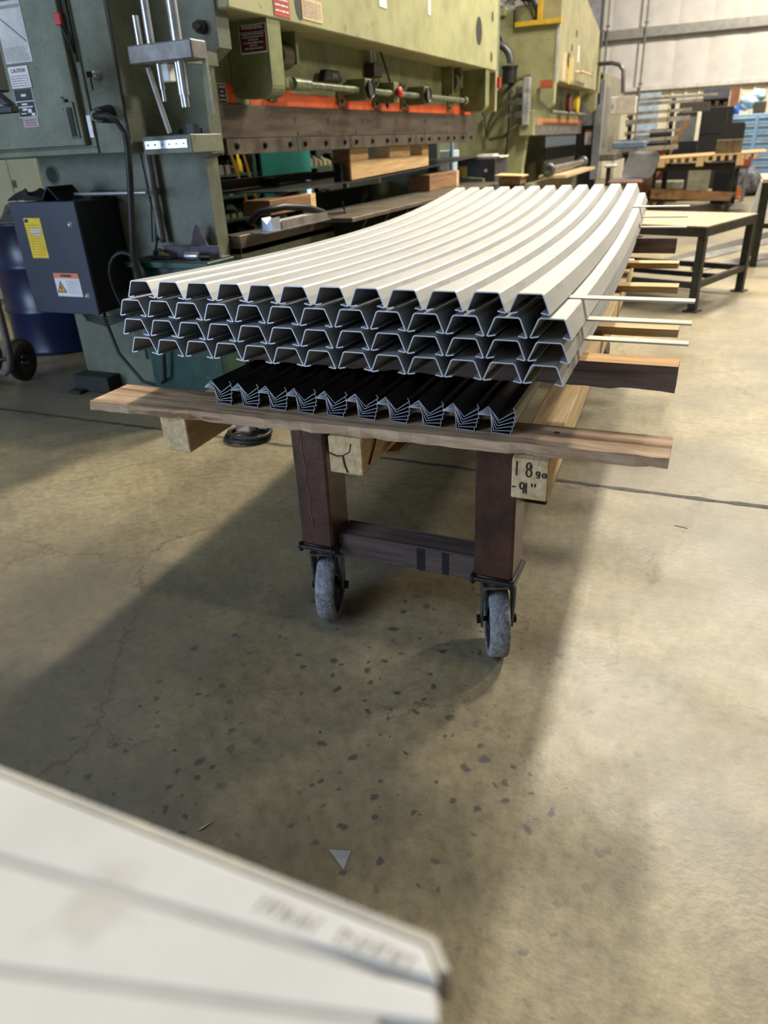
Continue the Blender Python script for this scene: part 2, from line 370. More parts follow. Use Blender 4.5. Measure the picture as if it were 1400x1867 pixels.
for k, (x, y, yaw) in enumerate(((-1.0, 1.725, math.radians(17)), (-.437, 1.725, math.radians(22)), (sx(-1.0, 4.8), 4.8, .1), (sx(-.437, 4.8), 4.8, -.2))):
    mb = MB().box(x - .056, x + .056, y - .06, y + .06, .292, .572 if k > 1 else .688)
    obj('leg', mb, RUSTY, cart, bevel=.007)
    a, b = .066, .072
    obj('foot_plate', MB().box(x - a, x + a, y - b, y + b, .28, .292), CARTD, cart, bevel=.002)
    if k < 2:
        obj('weld_bead', MB().tube([(x - .058, y - .062, .294), (x + .058, y - .062, .294), (x + .058, y + .062, .294), (x - .058, y + .062, .294)], .005, 6, True), CARTD, cart)
    for dx, dy in ((-.056, -.066), (.056, -.066)):
        obj('plate_bolt', MB().cyl((x + dx, y + dy, .272), (x + dx, y + dy, .300), .007, 6), BOLT, cart)
    caster(x, y, yaw, cart)
obj('cross_beam', MB().box(-.944, -.493, 1.70, 1.79, .252, .330).box(-.944, -.493, 1.701, 1.789, .3295, .331), WDARK, cart, bevel=.004)
mb = MB().box(-.68, -.655, 1.6985, 1.7005, .254, .328).box(-.60, -.58, 1.6985, 1.7005, .254, .328)
obj('burn_mark', mb, mat('charred_wood', (.012, .01, .01), .8, var=.3, scale=30), cart)
obj('rust_run', MB().tube([(-1.02 + .004 * math.sin(k * 2.1) + .012 * k / 10, 1.6645, .685 - k * .033) for k in range(11)], .0016, 5), mat('bright_rust', (.26, .12, .04), .8, var=.3, scale=40), cart)
obj('cross_beam', MB().box(sx(-.944, 4.8), sx(-.493, 4.8), 4.76, 4.84, .252, .330), WDARK, cart, bevel=.004)
for x in (-1.0, -.365):
    a, b = 1.80, 4.95
    obj('side_rail', MB().hexa([(sx(x, a) - .05, a, .478), (sx(x, a) + .05, a, .478), (sx(x, b) + .05, b, .478), (sx(x, b) - .05, b, .478), (sx(x, a) - .05, a, .578), (sx(x, a) + .05, a, .578), (sx(x, b) + .05, b, .578), (sx(x, b) - .05, b, .578)]), CARTD, cart, bevel=.004)
# ------------------------------------------------------------------ pallet
pal = thing('long_pallet', 'rough sawn wooden pallet with plank deck lying on the rusty cart', 'pallet', (-.9, 1.6, .58))
for i, (x0, x1) in enumerate(((-1.49, -1.392), (-.905, -.802), (-.384, -.292))):
    a, b = 1.62, 4.95
    z0 = .58 if i else .578
    st = obj('stringer', MB().hexa([(x0, a, z0), (x1, a, z0), (sx(x1, b), b, z0), (sx(x0, b), b, z0), (x0, a, .69), (x1, a, .69), (sx(x1, b), b, .69), (sx(x0, b), b, .69)]), WSTR, pal, bevel=.003)
    if i == 2:
        hand = {'1': [[(0, 0), (.006, 1)]], '8': [arc((.5, .74), .24, 1.0, 7.3, 14) + [(.62, .5)] + arc((.5, .26), .27, 1.2, -5.1, 14)],
                'g': [arc((.45, .7), .3, .3, 6.4, 10), [(.76, .95), (.78, .3), (.6, -.05), (.2, .05)]], 'a': [arc((.45, .45), .33, .4, 6.5, 10), [(.80, .85), (.84, .12)]],
                '9': [arc((.4, .68), .3, .2, 6.4, 10), [(.7, .8), (.62, 0)]], '"': [[(.1, .7), (.05, 1)], [(.5, .7), (.5, 1)]], '-': [[(0, .5), (.5, .52)]]}
        def write(s, x, z, wd, ht, sp):
            mb = MB()
            for ch in s:
                for stk in hand[ch]:
                    mb.tube([(x + u * wd, 1.6195, z + v * ht) for u, v in stk], .0021, 6)
                x += sp if ch != '1' else sp * .72
            return mb
        obj('handwriting', write('18', -.372, .645, .025, .038, .026), INK, st, label='handwritten 18')
        obj('handwriting', write('ga', -.324, .645, .013, .016, .0155), INK, st, label='handwritten ga')
        obj('handwriting', write('-91"', -.382, .597, .019, .030, .018), INK, st, label='handwritten 91 inch mark')
    if i == 1:
        obj('split', MB().tube([(-.904, 1.619, .640), (-.88, 1.619, .633), (-.862, 1.619, .636), (-.858, 1.619, .610), (-.85, 1.619, .586)], .0028, 5).tube([(-.862, 1.619, .636), (-.84, 1.619, .650), (-.835, 1.619, .675)], .0015, 5)
            .tube([(-.8015, 1.66, .60), (-.8015, 1.70, .64), (-.8015, 1.72, .67)], .003, 5), mat('crack_shadow_wood', (.10, .05, .025), .9, var=.2), st)
        obj('splinter', MB().hexa([(-.80, 1.78, .582), (-.77, 1.80, .580), (-.76, 1.9, .582), (-.80, 1.95, .585), (-.80, 1.78, .592), (-.772, 1.80, .59), (-.765, 1.9, .59), (-.80, 1.95, .593)]), WBOARD, st)
def plank(x0, x1, yf0, yf1, yb0, yb1, z0, z1, m, name, n=46, rough=.006, seed=1):
    """board along X with ragged long edges"""
    rnd = random.Random(seed); mb = MB(); vs = []
    for i in range(n + 1):
        u = i / n; x = x0 + u * (x1 - x0); yf = yf0 + u * (yf1 - yf0); yb = yb0 + u * (yb1 - yb0)
        j = rnd.uniform(-1, 1) * rough; k = rnd.uniform(-1, 1) * rough
        vs += [(x, yf + j, z0 + abs(j) * .6), (x, yb, z0), (x, yb, z1), (x, yf + k * .5, z1 - abs(k) * .4)]
    fs = [(i * 4 + a, i * 4 + (a + 1) % 4, (i + 1) * 4 + (a + 1) % 4, (i + 1) * 4 + a) for i in range(n) for a in range(4)]
    mb.add(vs, fs + [(3, 2, 1, 0), (n * 4, n * 4 + 1, n * 4 + 2, n * 4 + 3)]); return obj(name, mb, m, pal)
plank(-1.742, -.022, 1.600, 1.655, 1.775, 1.792, .690, .722, WPLANK, 'deck_board')
obj('knot', MB().cyl((-.30, 1.74, .7215), (-.30, 1.74, .7228), .008, 8).cyl((-.62, 1.70, .7215), (-.62, 1.70, .7228), .006, 8), mat('dark_knot', (.08, .045, .025), .8, var=.2), pal)
for y, xr, s in ((2.93, -.075, 4), (3.82, -.128, 5), (4.56, -.168, 6)):
    plank(sx(-1.55, y), xr, y, y + .01, y + .10, y + .11, .690, .722, WBOARD, 'deck_board', n=16, rough=.003, seed=s)

# ------------------------------------------------------------------ timber spacers
mb = MB().box(-1.36, -.037, 1.925, 2.0, .789, .856)
rnd = random.Random(11); n = 40; vs = []
for i in range(n + 1):
    x = -1.36 + i * (1.323 / n); vs += [(x, 1.925, .789 + rnd.uniform(0, .008)), (x, 2.01, .789), (x, 2.01, .862), (x, 1.925, .862)]
mb = MB().add(vs, [(i * 4 + a, i * 4 + (a + 1) % 4, (i + 1) * 4 + (a + 1) % 4, (i + 1) * 4 + a) for i in range(n) for a in range(4)] + [(3, 2, 1, 0), (n * 4, n * 4 + 1, n * 4 + 2, n * 4 + 3)])
for i, f in enumerate(mb.f):
    mb.mi[i] = 1 if (i < n * 4 and i % 4 == 2) else 0  # top face takes a lighter tan than the sides
solo('timber_beam', mb, [WBEAM, WBEAMT], 'dark brown timber beam under the near end of the pale channels', 'timber', 'timber beams carrying the channels')
mb = MB().box(sx(-1.5, 4.5), -.19, 4.46, 4.54, .789, .866)
solo('timber_beam', mb, WBEAM, 'dark timber beam under the far end of the pale channels', 'timber', 'timber beams carrying the channels', bevel=.003)

# ------------------------------------------------------------------ channels and Z bars
Y0, Y1 = 1.61, 5.0
def camber(y):
    d = y - 3.3
    return (.0176 if d < 0 else .027) * d * d
def offset(pts, t):
    n = len(pts); out = []
    for i in range(n):
        d0 = (Vector(pts[i]) - Vector(pts[i - 1])).normalized() if i else None
        d1 = (Vector(pts[i + 1]) - Vector(pts[i])).normalized() if i < n - 1 else None
        n0 = Vector((-d0.y, d0.x)) if d0 else None; n1 = Vector((-d1.y, d1.x)) if d1 else None
        if n0 is None: m_ = n1
        elif n1 is None: m_ = n0
        else:
            m_ = (n0 + n1); m_ = m_ / max(.35, m_.dot(n0))
        out.append((pts[i][0] + m_.x * t, pts[i][1] + m_.y * t))
    return out
def profile_mesh(name, pts, t, ys, cz, mats, xs):
    """folded sheet: profile pts (x,z), thickness t, swept over ys; cut ends use the second material"""
    a = pts; b = offset(pts, t); n = len(pts); ring = a + b[::-1]; k = len(ring); vs = []; fs = []; mi = []
    for y in ys: vs += [(x + xs(y), y - ys[0], z + cz(y) - cz(ys[0])) for x, z in ring]
    for i in range(len(ys) - 1):
        for j in range(k):
            fs.append((i * k + j, i * k + (j + 1) % k, (i + 1) * k + (j + 1) % k, (i + 1) * k + j)); mi.append(0)
    for base in (0, (len(ys) - 1) * k):
        for j in range(n - 1): fs.append((base + j, base + j + 1, base + k - 2 - j, base + k - 1 - j)); mi.append(1)
    me = bpy.data.meshes.new(name); me.from_pydata(vs, [], fs)
    for q in mats: me.materials.append(q)
    for i, p in enumerate(me.polygons): p.material_index = mi[i]
    bm = bmesh.new(); bm.from_mesh(me); bmesh.ops.recalc_face_normals(bm, faces=bm.faces); bm.to_mesh(me); bm.free()
    return me
NS = 15; YS = [Y0 + (Y1 - Y0) * i / NS for i in range(NS + 1)]
HB, HT, HH = .0496, .0290, .0485
r_ = .0035
hat = [(-HB + .023, .0045), (-HB + .006, .0012), (-HB + .0012, .003), (-HT - .0018, HH - .0035), (-HT + .003, HH), (HT - .003, HH), (HT + .0018, HH - .0035), (HB - .0012, .003), (HB - .006, .0012), (HB - .023, .0045)]
hat_me = profile_mesh('hat_channel', hat, -.0028, YS, camber, [GALV, EDGE], lambda y: SH * (y - Y0))
rows = [('top', 12, -1.509, -.308, .9945), ('second', 13, -1.554, -.257, .941), ('third', 13, -1.554, -.259, .8875), ('bottom', 13, -1.538, -.268, .834)]
rnd = random.Random(5)
for rn, n, xl, xr, zb in rows:
    p = (xr - xl) / n
    for i in range(n):
        o = bpy.data.objects.new('hat_channel', hat_me); link(o)
        o.location = (xl + (i + .5) * p + rnd.uniform(-.0006, .0006), Y0 + rnd.uniform(-.004, .004), zb + camber(Y0))
        o.rotation_euler.z = rnd.uniform(-.0008, .0008)
        tag(o, f'pale folded steel channel, {ordinal(i)} from the left in the {rn} row of the stack', 'channel', 'folded steel channels stacked on the cart')
zp = [(0, 0), (.033, 0), (.0365, -.045), (.084, -.047), (.085, -.037)]
z_me = profile_mesh('z_bar', zp, -.0012, [0, 1.1, 2.2, 3.25], lambda y: 0, [ZDARK, EDGE], lambda y: SH * y)
for i in range(10):
    for k in range(6):
        o = bpy.data.objects.new('z_bar', z_me); link(o)
        o.location = (-1.352 + i * .0953 + rnd.uniform(-.0015, .0015), 1.69 + rnd.uniform(-.003, .003), .7705 + k * .0006)
        o.rotation_euler.y = -math.radians(k * 7.4 + rnd.uniform(-.5, .5))
        pos = 'topmost' if k == 5 else 'lowest' if k == 0 else ordinal(5 - k) + ' from the top'
        tag(o, f'dark steel Z bar, {pos} in the {ordinal(i)} nested bundle from the left', 'steel bar', 'nested dark Z bars under the channels')
for j, (zb, nm) in enumerate(((.9945, 'top'), (.941, 'second'), (.8875, 'third'))):
    for (y, x0, x1, tx) in ((1.94 + .012 * (j == 2), -1.56, -.021, 'near'), (4.5, -1.7, -.15, 'far')):
        z = zb + camber(y) - .0005
        hw = .021 if tx == 'near' else .03
        solo('wood_lath', MB().box(x0, x1, y - hw, y + hw, z - .0047, z), WLATH, f'pale thin lath sticking out under the {nm} row at the {tx} end', 'lath', 'thin laths between the channel rows', bevel=.0008)

# ================================================================== PRESS BRAKE 1 (near)
pb = thing('press_brake', 'near green press brake with orange band on its long ram', 'machine', (-3.0, 3.57, 0))
fr = obj('side_frame', MB().prism([(-3.83, 0), (-2.60, 0), (-2.60, 1.38), (-2.55, 1.40), (-2.545, 1.80), (-2.42, 1.87), (-2.42, 4.2), (-3.83, 4.2)], 'Y', 3.57, 3.68), GREEND, pb)
obj('side_frame', MB().prism([(-3.83, 0), (-2.55, 0), (-2.55, 1.0), (-3.1, 1.05), (-3.1, 1.75), (-2.42, 1.87), (-2.42, 4.2), (-3.83, 4.2)], 'Y', 8.72, 8.83), GREEND, pb)
def ring_hole(x, z, y, r, par, nm='round_hole'):
    h = obj(nm, MB().cyl((x, y - .002, z), (x, y + .02, z), r, 24), DARK, par)
    obj('rim', MB().lathe([(r, -.003), (r + .008, -.003), (r + .008, .002), (r, .002), (r, -.003)], (x, y, z), (0, 1, 0), 24), GREEND, h); return h
ring_hole(-3.735, 1.325, 3.57, .045, pb)
obj('foot', MB().box(-3.86, -3.55, 3.45, 3.72, 0, .11).box(-3.86, -3.75, 3.38, 3.5, 0, .02), DARK, pb, bevel=.006)
# upper beam box
bx = obj('beam_cover', MB().box(-2.62, -2.35, 3.59, 8.5, 2.03, 4.1), GREEN2, pb, bevel=.006)
for y, z, ry, rz in ((4.31, 2.135, .055, .085), (7.83, 2.32, .10, .115), (8.29, 2.48, .035, .045), (8.28, 2.14, .035, .045)):
    obj('access_hole', MB().add([(-2.349, y + ry * math.cos(t), z + rz * math.sin(t)) for t in [i * math.pi / 12 for i in range(24)]] + [(-2.352, y + ry * math.cos(t), z + rz * math.sin(t)) for t in [i * math.pi / 12 for i in range(24)]], [list(range(24))] + [(i, (i + 1) % 24, 24 + (i + 1) % 24, 24 + i) for i in range(24)]), DARK, bx)
for y0, y1, z0, z1, m, nm, ln, lm in ((4.02, 4.19, 2.045, 2.30, REDP, 'red_notice', 9, WHITE), (4.335, 4.58, 2.06, 2.165, TANP, 'tan_notice', 8, INKG)):
    p = plate(nm, pb, m, y0, y1, z0, z1, -2.35, '+X'); printlines(p, lm, y0 + .015, y1 - .015, z0 + .012, z1 - .012, -2.35, ln, '+X', fill=.3, seed=ln)
p = plate('torn_paper', pb, WHITE, 5.45, 5.58, 2.245, 2.40, -2.35, '+X')
p = plate('torn_paper', pb, WHITE, 6.42, 6.48, 2.30, 2.46, -2.35, '+X')
# ram
ram = obj('ram', MB().box(-2.70, -2.625, 3.75, 8.53, 1.64, 2.6), GREEN, pb)
mb = MB()
for y0, y1, z1 in ((3.752, 3.96, 1.742), (4.12, 4.34, 1.715), (4.34, 4.62, 1.738), (4.62, 8.52, 1.715)): mb.box(-2.63, -2.622, y0, y1, 1.64, z1)
obj('orange_band', mb, ORANGE, ram)
obj('ram_plate', MB().box(-2.68, -2.60, 3.75, 8.53, 1.47, 1.64), STEEL, pb, bevel=.003)
obj('ram_end_plate', MB().box(-2.685, -2.602, 3.735, 3.75, 1.39, 1.775), GREEND, pb)
segs = [3.79, 4.6, 5.4, 6.2, 7.0, 7.75, 8.53]; bolts = []
for i in range(6):
    cb = obj('clamp_bar', MB().box(-2.67, -2.603, segs[i] + .003, segs[i + 1] - .003, 1.386, 1.467), STEELB, pb, bevel=.002)
    for k in range(3):
        y = segs[i] + .1 + k * (segs[i + 1] - segs[i] - .2) / 2
        obj('clamp_bolt', MB().cyl((-2.603, y, 1.428), (-2.598, y, 1.428), .019, 14).cyl((-2.598, y, 1.428), (-2.588, y, 1.428), .012, 6), BOLT, cb)
for y, z, dz in [(y, 1.575, -.03) for y in (4.58, 5.05, 5.62, 6.30, 7.0, 7.6)] + [(y, 1.492, -.017) for y in (4.61, 4.92, 5.5, 6.25, 6.98, 7.6)]:
    obj('key_slot', MB().prism(arc((y, z), .012, 0, math.pi, 6) + [(y - .006, z + dz), (y + .006, z + dz)], 'X', -2.602, -2.599), DARK, pb)
p = plate('caution_plate', pb, INK, 3.795, 3.87, 1.645, 1.735, -2.622, '+X')
text('CAUTION', .017, (-2.6185, 3.832, 1.722), WHITE, p, '+X', squeeze=.75)
for a0, a1, z0, z1 in ((3.792, 3.873, 1.735, 1.739), (3.792, 3.873, 1.642, 1.646), (3.791, 3.795, 1.642, 1.739), (3.870, 3.874, 1.642, 1.739)): plate('plate_border', p, WHITE, a0, a1, z0, z1, -2.6215, '+X')
for s, z in (('LIMITED', 1.70), ('TONNAGE', 1.68), ('IN THIS AREA', 1.66)): text(s, .014, (-2.6185, 3.832, z), WHITE, p, '+X', squeeze=.7)
# hooks (front gibs)
for y in (3.95, 8.12):
    pr = [(-2.62, 1.70), (-2.585, 1.665), (-2.42, 1.662)] + arc((-2.42, 1.722), .06, -math.pi / 2, 0, 5) + [(-2.36, 2.03), (-2.62, 2.03)]
    hk = obj('front_gib', MB().prism(pr, 'Y', y, y + .14), GREEN, pb)
    if y < 5:
        p = plate('warning_plate', pb, MAROON, -2.535, -2.372, 1.875, 2.005, y)
        b = obj('plate_border', MB().box(-2.537, -2.370, y - .0036, y, 1.969, 1.9715).box(-2.537, -2.370, y - .0036, y, 1.873, 1.880).box(-2.537, -2.370, y - .0036, y, 2.003, 2.006).box(-2.538, -2.535, y - .0036, y, 1.873, 2.006).box(-2.372, -2.369, y - .0036, y, 1.873, 2.006), WHITE, p)
        text('WARNING', .027, (-2.453, y - .0036, 1.992), WHITE, p, squeeze=1.05)
        for s, z in (('WHEN MOVING THIS MACHINE', 1.961), ('CAREFUL RIGGING PRACTICES', 1.948), ('MUST BE USED', 1.935), ('TO AVOID POSSIBLE TIPPING', 1.922), ('DUE TO ITS', 1.909), ('GREAT WEIGHT & HEIGHT', 1.896)): text(s, .0105, (-2.453, y - .0036, z), WHITE, p, squeeze=.92)
# guide rollers under the beam, light bar pipe, gauges
for y, s in ((4.33, 1), (7.55, 1.25)):
    g = obj('guide_bracket', MB().box(-2.62, -2.52, y, y + .03, 1.80, 2.03), GREEN, pb); obj('guide_bracket', MB().box(-2.62, -2.50, y + .17 * s, y + .20 * s, 1.86, 2.03), GREEN, pb)
    obj('roller', MB().cyl((-2.57, y + .03, 1.90), (-2.57, y + .15, 1.90), .07 * s, 20), mat('oily_roller', (.09, .075, .04), .4, .4), g)
    obj('roller_pin', MB().cyl((-2.57, y + .15, 1.90), (-2.57, y + .23 * s, 1.90), .025, 12), BOLT, g)
obj('light_bar', MB().cyl((-2.50, 4.42, 1.755), (-2.50, 7.85, 1.755), .022, 16).cyl((-2.50, 4.42, 1.755), (-2.50, 4.62, 1.755), .034, 16).cyl((-2.50, 7.83, 1.755), (-2.50, 7.90, 1.755), .034, 16), mat('green_worn_pipe', (.22, .25, .17), .35, .4, var=.25, scale=14), pb)
obj('pipe_elbow', MB().tube([(-2.50, 4.50, 1.755), (-2.505, 4.45, 1.755), (-2.53, 4.40, 1.755), (-2.62, 4.39, 1.755)], .036, 12), GREEN, pb)
for y in (4.36, 5.30, 5.92, 6.50, 7.72):
    b = obj('bar_bracket', MB().box(-2.625, -2.605, y - .045, y + .045, 1.665, 1.85).box(-2.61, -2.50, y - .02, y + .02, 1.73, 1.78), GREEN, pb, bevel=.004)
    for z in (1.69, 1.83): obj('bracket_bolt', MB().cyl((-2.605, y, z), (-2.597, y, z), .012, 6), BOLT, b)
for y in (5.42, 6.62):
    g = obj('gauge_housing', MB().box(-2.60, -2.44, y - .06, y + .06, 1.69, 1.825), GREEN, pb, bevel=.008)
    obj('gauge_dial', MB().lathe([(0, .0), (.047, 0), (.05, .02), (.055, .025), (.058, .02), (.058, -.03)], (-2.44, y, 1.757), (1, 0, 0), 24), BOLT, g)
    obj('dial_glass', MB().cyl((-2.425, y, 1.757), (-2.423, y, 1.757), .046, 20), mat('dial_glass', (.05, .05, .05), .08, 0, var=.05), g)
g = obj('stop_box', MB().box(-2.60, -2.47, 5.96, 6.06, 1.69, 1.83), GREEN, pb, bevel=.005)
obj('stop_button', MB().cyl((-2.47, 6.01, 1.76), (-2.445, 6.01, 1.76), .028, 16).lathe([(0, .02), (.035, .015), (.042, .005), (.042, -.005)], (-2.445, 6.01, 1.76), (1, 0, 0), 18), RED, g)
p = obj('name_badge', MB().prism([(4.93, 1.795), (5.20, 1.795), (5.16, 1.865), (4.97, 1.865)], 'X', -2.6, -2.54), BLACK, pb, bevel=.01)
text('VTM', .036, (-2.5385, 5.08, 1.828), INKG, p, '+X')
g = obj('junction_box', MB().box(-2.62, -2.54, 5.75, 5.90, 1.86, 1.95), mat('brown_box', (.035, .02, .018), .5), pb, bevel=.004)
for y in (5.79, 5.85): obj('cable_gland', MB().cyl((-2.58, y, 1.95), (-2.58, y, 2.04), .014, 12), CHROME, g)
obj('cable', MB().tube([(-2.57, 5.95, 2.04), (-2.55, 6.0, 1.93), (-2.56, 6.1, 1.84), (-2.53, 6.05, 1.76), (-2.55, 5.98, 1.68), (-2.57, 6.05, 1.66), (-2.57, 6.1, 1.75)], .009, 8), BLACK, pb)
obj('side_knob', MB().cyl((-2.50, 3.57, 1.96), (-2.50, 3.53, 1.96), .03, 14).cyl((-2.50, 3.53, 1.96), (-2.50, 3.50, 1.96), .018, 12), DARK, pb)
# far end controls
obj('end_guard', MB().box(-2.62, -2.36, 8.50, 8.56, 1.66, 2.03), GREEN2, pb, bevel=.004)
obj('red_lever', MB().box(-2.36, -2.33, 8.55, 8.60, 1.88, 1.98), RED, pb)
# housing with electrical door
hs = obj('housing', MB().box(-6.2, -2.82, 3.25, 3.569, 1.42, 4.2), GREEND, pb, bevel=.006)
dr = obj('cabinet_door', MB().box(-4.4, -3.085, 3.215, 3.25, 1.465, 3.1), GREEND, pb, bevel=.004)
obj('door_frame', MB().box(-4.45, -3.03, 3.238, 3.25, 1.425, 1.455).box(-3.06, -3.03, 3.238, 3.25, 1.455, 3.1), GREEND, pb, bevel=.003)
obj('frame_rail', MB().box(-3.058, -3.035, 3.225, 3.24, 1.835, 2.3), DARK, dr)
obj('door_edge_strip', MB().box(-3.058, -3.032, 3.232, 3.24, 1.50, 1.60), CHROME, dr)
obj('red_tag', MB().box(-3.10, -3.058, 3.195, 3.205, 1.985, 2.035), RED, dr, bevel=.004)
obj('tag_strap', MB().tube([(-3.07, 3.2, 1.99), (-3.055, 3.205, 1.95), (-3.045, 3.215, 1.91), (-3.043, 3.22, 1.87)], .006, 6), BLACK, dr)
lt = obj('door_latch', MB().box(-3.175, -3.105, 3.205, 3.216, 1.50, 1.665), GREEND, dr, bevel=.003)
obj('latch_slot', MB().box(-3.150, -3.118, 3.2, 3.207, 1.507, 1.64).cyl((-3.15, 3.2, 1.672), (-3.15, 3.216, 1.672), .008, 8), DARK, lt)
for y, z in ((1.683, 1.69), (1.63, 1.64)): obj('latch_mark', MB().box(-3.185, -3.165, 3.212, 3.2148, y, z), INK, dr)
p = plate('chart', dr, PAPER, -3.50, -3.315, 1.855, 2.115, 3.215)
obj('chart_grid', MB().box(-3.495, -3.32, 3.2115, 3.213, 2.085, 2.10), INKG, dr)
mb = MB()
for i in range(9):
    x = -3.475 + i * .017; z = 2.05 - i * .0125; mb.hexa([(x, 3.2105, z), (x + .013, 3.2105, z - .0095), (x + .013, 3.2125, z - .0095), (x, 3.2125, z), (x, 3.2105, z + .006), (x + .013, 3.2105, z - .0035), (x + .013, 3.2125, z - .0035), (x, 3.2125, z + .006)])
obj('chart_curve', mb, INK, dr)
printlines(dr, INKG, -3.49, -3.33, 1.862, 1.925, 3.215, 7, fill=.3, seed=4)
p = plate('caution_sign', dr, WHITE, -3.5, -3.362, 1.745, 1.842, 3.215)
obj('sign_border', MB().box(-3.504, -3.358, 3.2135, 3.2155, 1.741, 1.846), INKR, dr)
text('CAUTION', .024, (-3.431, 3.2115, 1.822), INKR, dr, squeeze=.95); printlines(dr, INKR, -3.49, -3.372, 1.75, 1.805, 3.215, 5, fill=.25, seed=8)
p = plate('rating_plate', dr, INK, -3.497, -3.373, 1.615, 1.74, 3.215)
obj('plate_border', MB().box(-3.501, -3.369, 3.2135, 3.2155, 1.611, 1.744), WHITE, dr)
mb = MB().box(-3.45, -3.415, 3.2105, 3.213, 1.707, 1.718).box(-3.497, -3.373, 3.2105, 3.213, 1.683, 1.687).box(-3.46, -3.42, 3.2105, 3.213, 1.668, 1.676).box(-3.49, -3.385, 3.2105, 3.213, 1.657, 1.662).box(-3.462, -3.43, 3.2105, 3.213, 1.643, 1.653).box(-3.425, -3.40, 3.2105, 3.213, 1.632, 1.65).box(-3.48, -3.44, 3.2105, 3.213, 1.628, 1.632).box(-3.405, -3.38, 3.2105, 3.213, 1.618, 1.63)
obj('plate_print', mb, WHITE, dr)
p = plate('serial_plate', dr, mat('pink_plate', (.45, .36, .38), .5), -3.48, -3.372, 1.565, 1.608, 3.215); printlines(dr, INKR, -3.465, -3.385, 1.57, 1.604, 3.215, 3, fill=.35, seed=2)
k = obj('key_switch', MB().lathe([(0, -.05), (.018, -.05), (.022, -.03), (.024, 0)], (-2.945, 3.25, 1.77), (0, 1, 0), 16), CHROME, pb)
obj('key', MB().cyl((-2.945, 3.2, 1.77), (-2.925, 3.16, 1.768), .007, 8).box(-2.93, -2.90, 3.158, 3.164, 1.755, 1.78).box(-2.912, -2.905, 3.155, 3.16, 1.70, 1.757), BOLT, k)
k = obj('power_plug', MB().cyl((-2.915, 3.25, 1.60), (-2.905, 3.15, 1.592), .042, 18, .034).cyl((-2.905, 3.15, 1.592), (-2.898, 3.12, 1.588), .02, 14), BLACK, pb)
obj('plug_clamp', MB().lathe([(.012, -.002), (.022, -.002), (.022, .004), (.012, .004), (.012, -.002)], (-2.897, 3.117, 1.588), (0, 1, 0), 14), CHROME, k)
obj('power_hose', MB().tube([(-2.897, 3.12, 1.588), (-2.80, 3.10, 1.583), (-2.768, 3.13, 1.562), (-2.750, 3.15, 1.51), (-2.753, 3.15, 1.44), (-2.779, 3.15, 1.29), (-2.816, 3.15, 1.11), (-2.856, 3.15, .92), (-2.88, 3.2, .80)], .017, 12), BLACK, pb)
obj('seam_hose', MB().tube([(-2.795, 3.245, 2.1), (-2.80, 3.24, 1.8), (-2.812, 3.24, 1.48)], .007, 8), BLACK, pb)
obj('conduit_pipe', MB().cyl((-2.95, 3.52, 1.42), (-2.95, 3.52, .95), .022, 14).cyl((-2.95, 3.52, 1.20), (-2.95, 3.52, 1.24), .028, 14), GREY, pb)
obj('thin_cable', MB().tube([(-2.98, 3.54, 1.42), (-2.99, 3.54, 1.2), (-2.97, 3.52, 1.0), (-2.92, 3.4, .9)], .006, 6).tube([(-3.02, 3.55, 1.42), (-3.01, 3.55, 1.15), (-3.05, 3.55, .95)], .005, 6), BLACK, pb)
mb = MB()
for i in range(6):
    r = .13 + .012 * i; cx, cz = -3.06 + .01 * i, .80 - .012 * i
    mb.tube([(cx + r * .62 * math.cos(t), 3.30 - .012 * i + .02 * math.sin(2 * t), cz + r * math.sin(t)) for t in [j * math.pi / 12 for j in range(24)]], .009, 7, True)
solo('cable_coil', mb, BLACK, 'coil of black cable hanging between the dark cabinet and green tank', 'cable')
mb = MB().tube([(-3.45, 3.45, .60), (-3.42, 3.42, .5), (-3.35, 3.4, .3), (-3.2, 3.4, .13), (-3.05, 3.38, .12), (-2.93, 3.3, .2), (-2.88, 3.29, .45), (-2.9, 3.3, .6)], .011, 8)
for i in range(4): mb.tube([(-3.62, 3.42, .57), (-3.55, 3.4, .535 - .012 * i), (-3.4, 3.4, .52 - .016 * i), (-3.25, 3.42, .55 - .01 * i), (-3.12, 3.48, .60)], .0055, 6)
solo('loose_cable', mb, BLACK, 'black cables drooping below the slate blue cabinet', 'cable')
# tie rod block with chrome rods
tb = obj('rod_block', MB().box(-2.65, -2.285, 3.15, 3.27, 1.785, 1.862), GREY, pb, bevel=.006)
obj('block_bracket', MB().box(-2.46, -2.44, 3.27, 3.57, 1.79, 1.85).box(-2.305, -2.285, 3.245, 3.265, 1.56, 1.79), GREEND, tb)
obj('limit_switch', MB().box(-2.53, -2.47, 3.2, 3.25, 1.71, 1.785), WHITE, tb, bevel=.004)
for x, z0, z1, r in ((-2.61, 1.865, 1.98, .015), (-2.545, 1.862, 2.25, .019), (-2.395, 1.862, 2.25, .024)):
    obj('chrome_rod', MB().cyl((x, 3.2, z0), (x, 3.2, z1), r, 16).cyl((x, 3.2, z1 * .5 + z0 * .5), (x, 3.2, z1), r * .82, 16), CHROME, tb)
for x, z0, z1, r in ((-2.52, 1.63, 1.785, .013), (-2.395, 1.60, 1.785, .019), (-2.415, 1.60, 1.785, .012)):
    obj('chrome_rod', MB().cyl((x, 3.2, z0 + .05), (x, 3.2, z1), r, 14).cyl((x, 3.2, z0), (x, 3.2, z0 + .05), r * .7, 12), CHROME, tb)
obj('chrome_rod', MB().cyl((-2.62, 3.24, 1.78), (-2.60, 3.3, 1.50), .013, 14), CHROME, tb)
vb = obj('valve_box', MB().box(-2.785, -2.475, 3.30, 3.57, 1.405, 1.49), GREEND, pb, bevel=.004)
obj('valve_panel', MB().box(-2.765, -2.50, 3.295, 3.301, 1.432, 1.468), CHROME, vb)
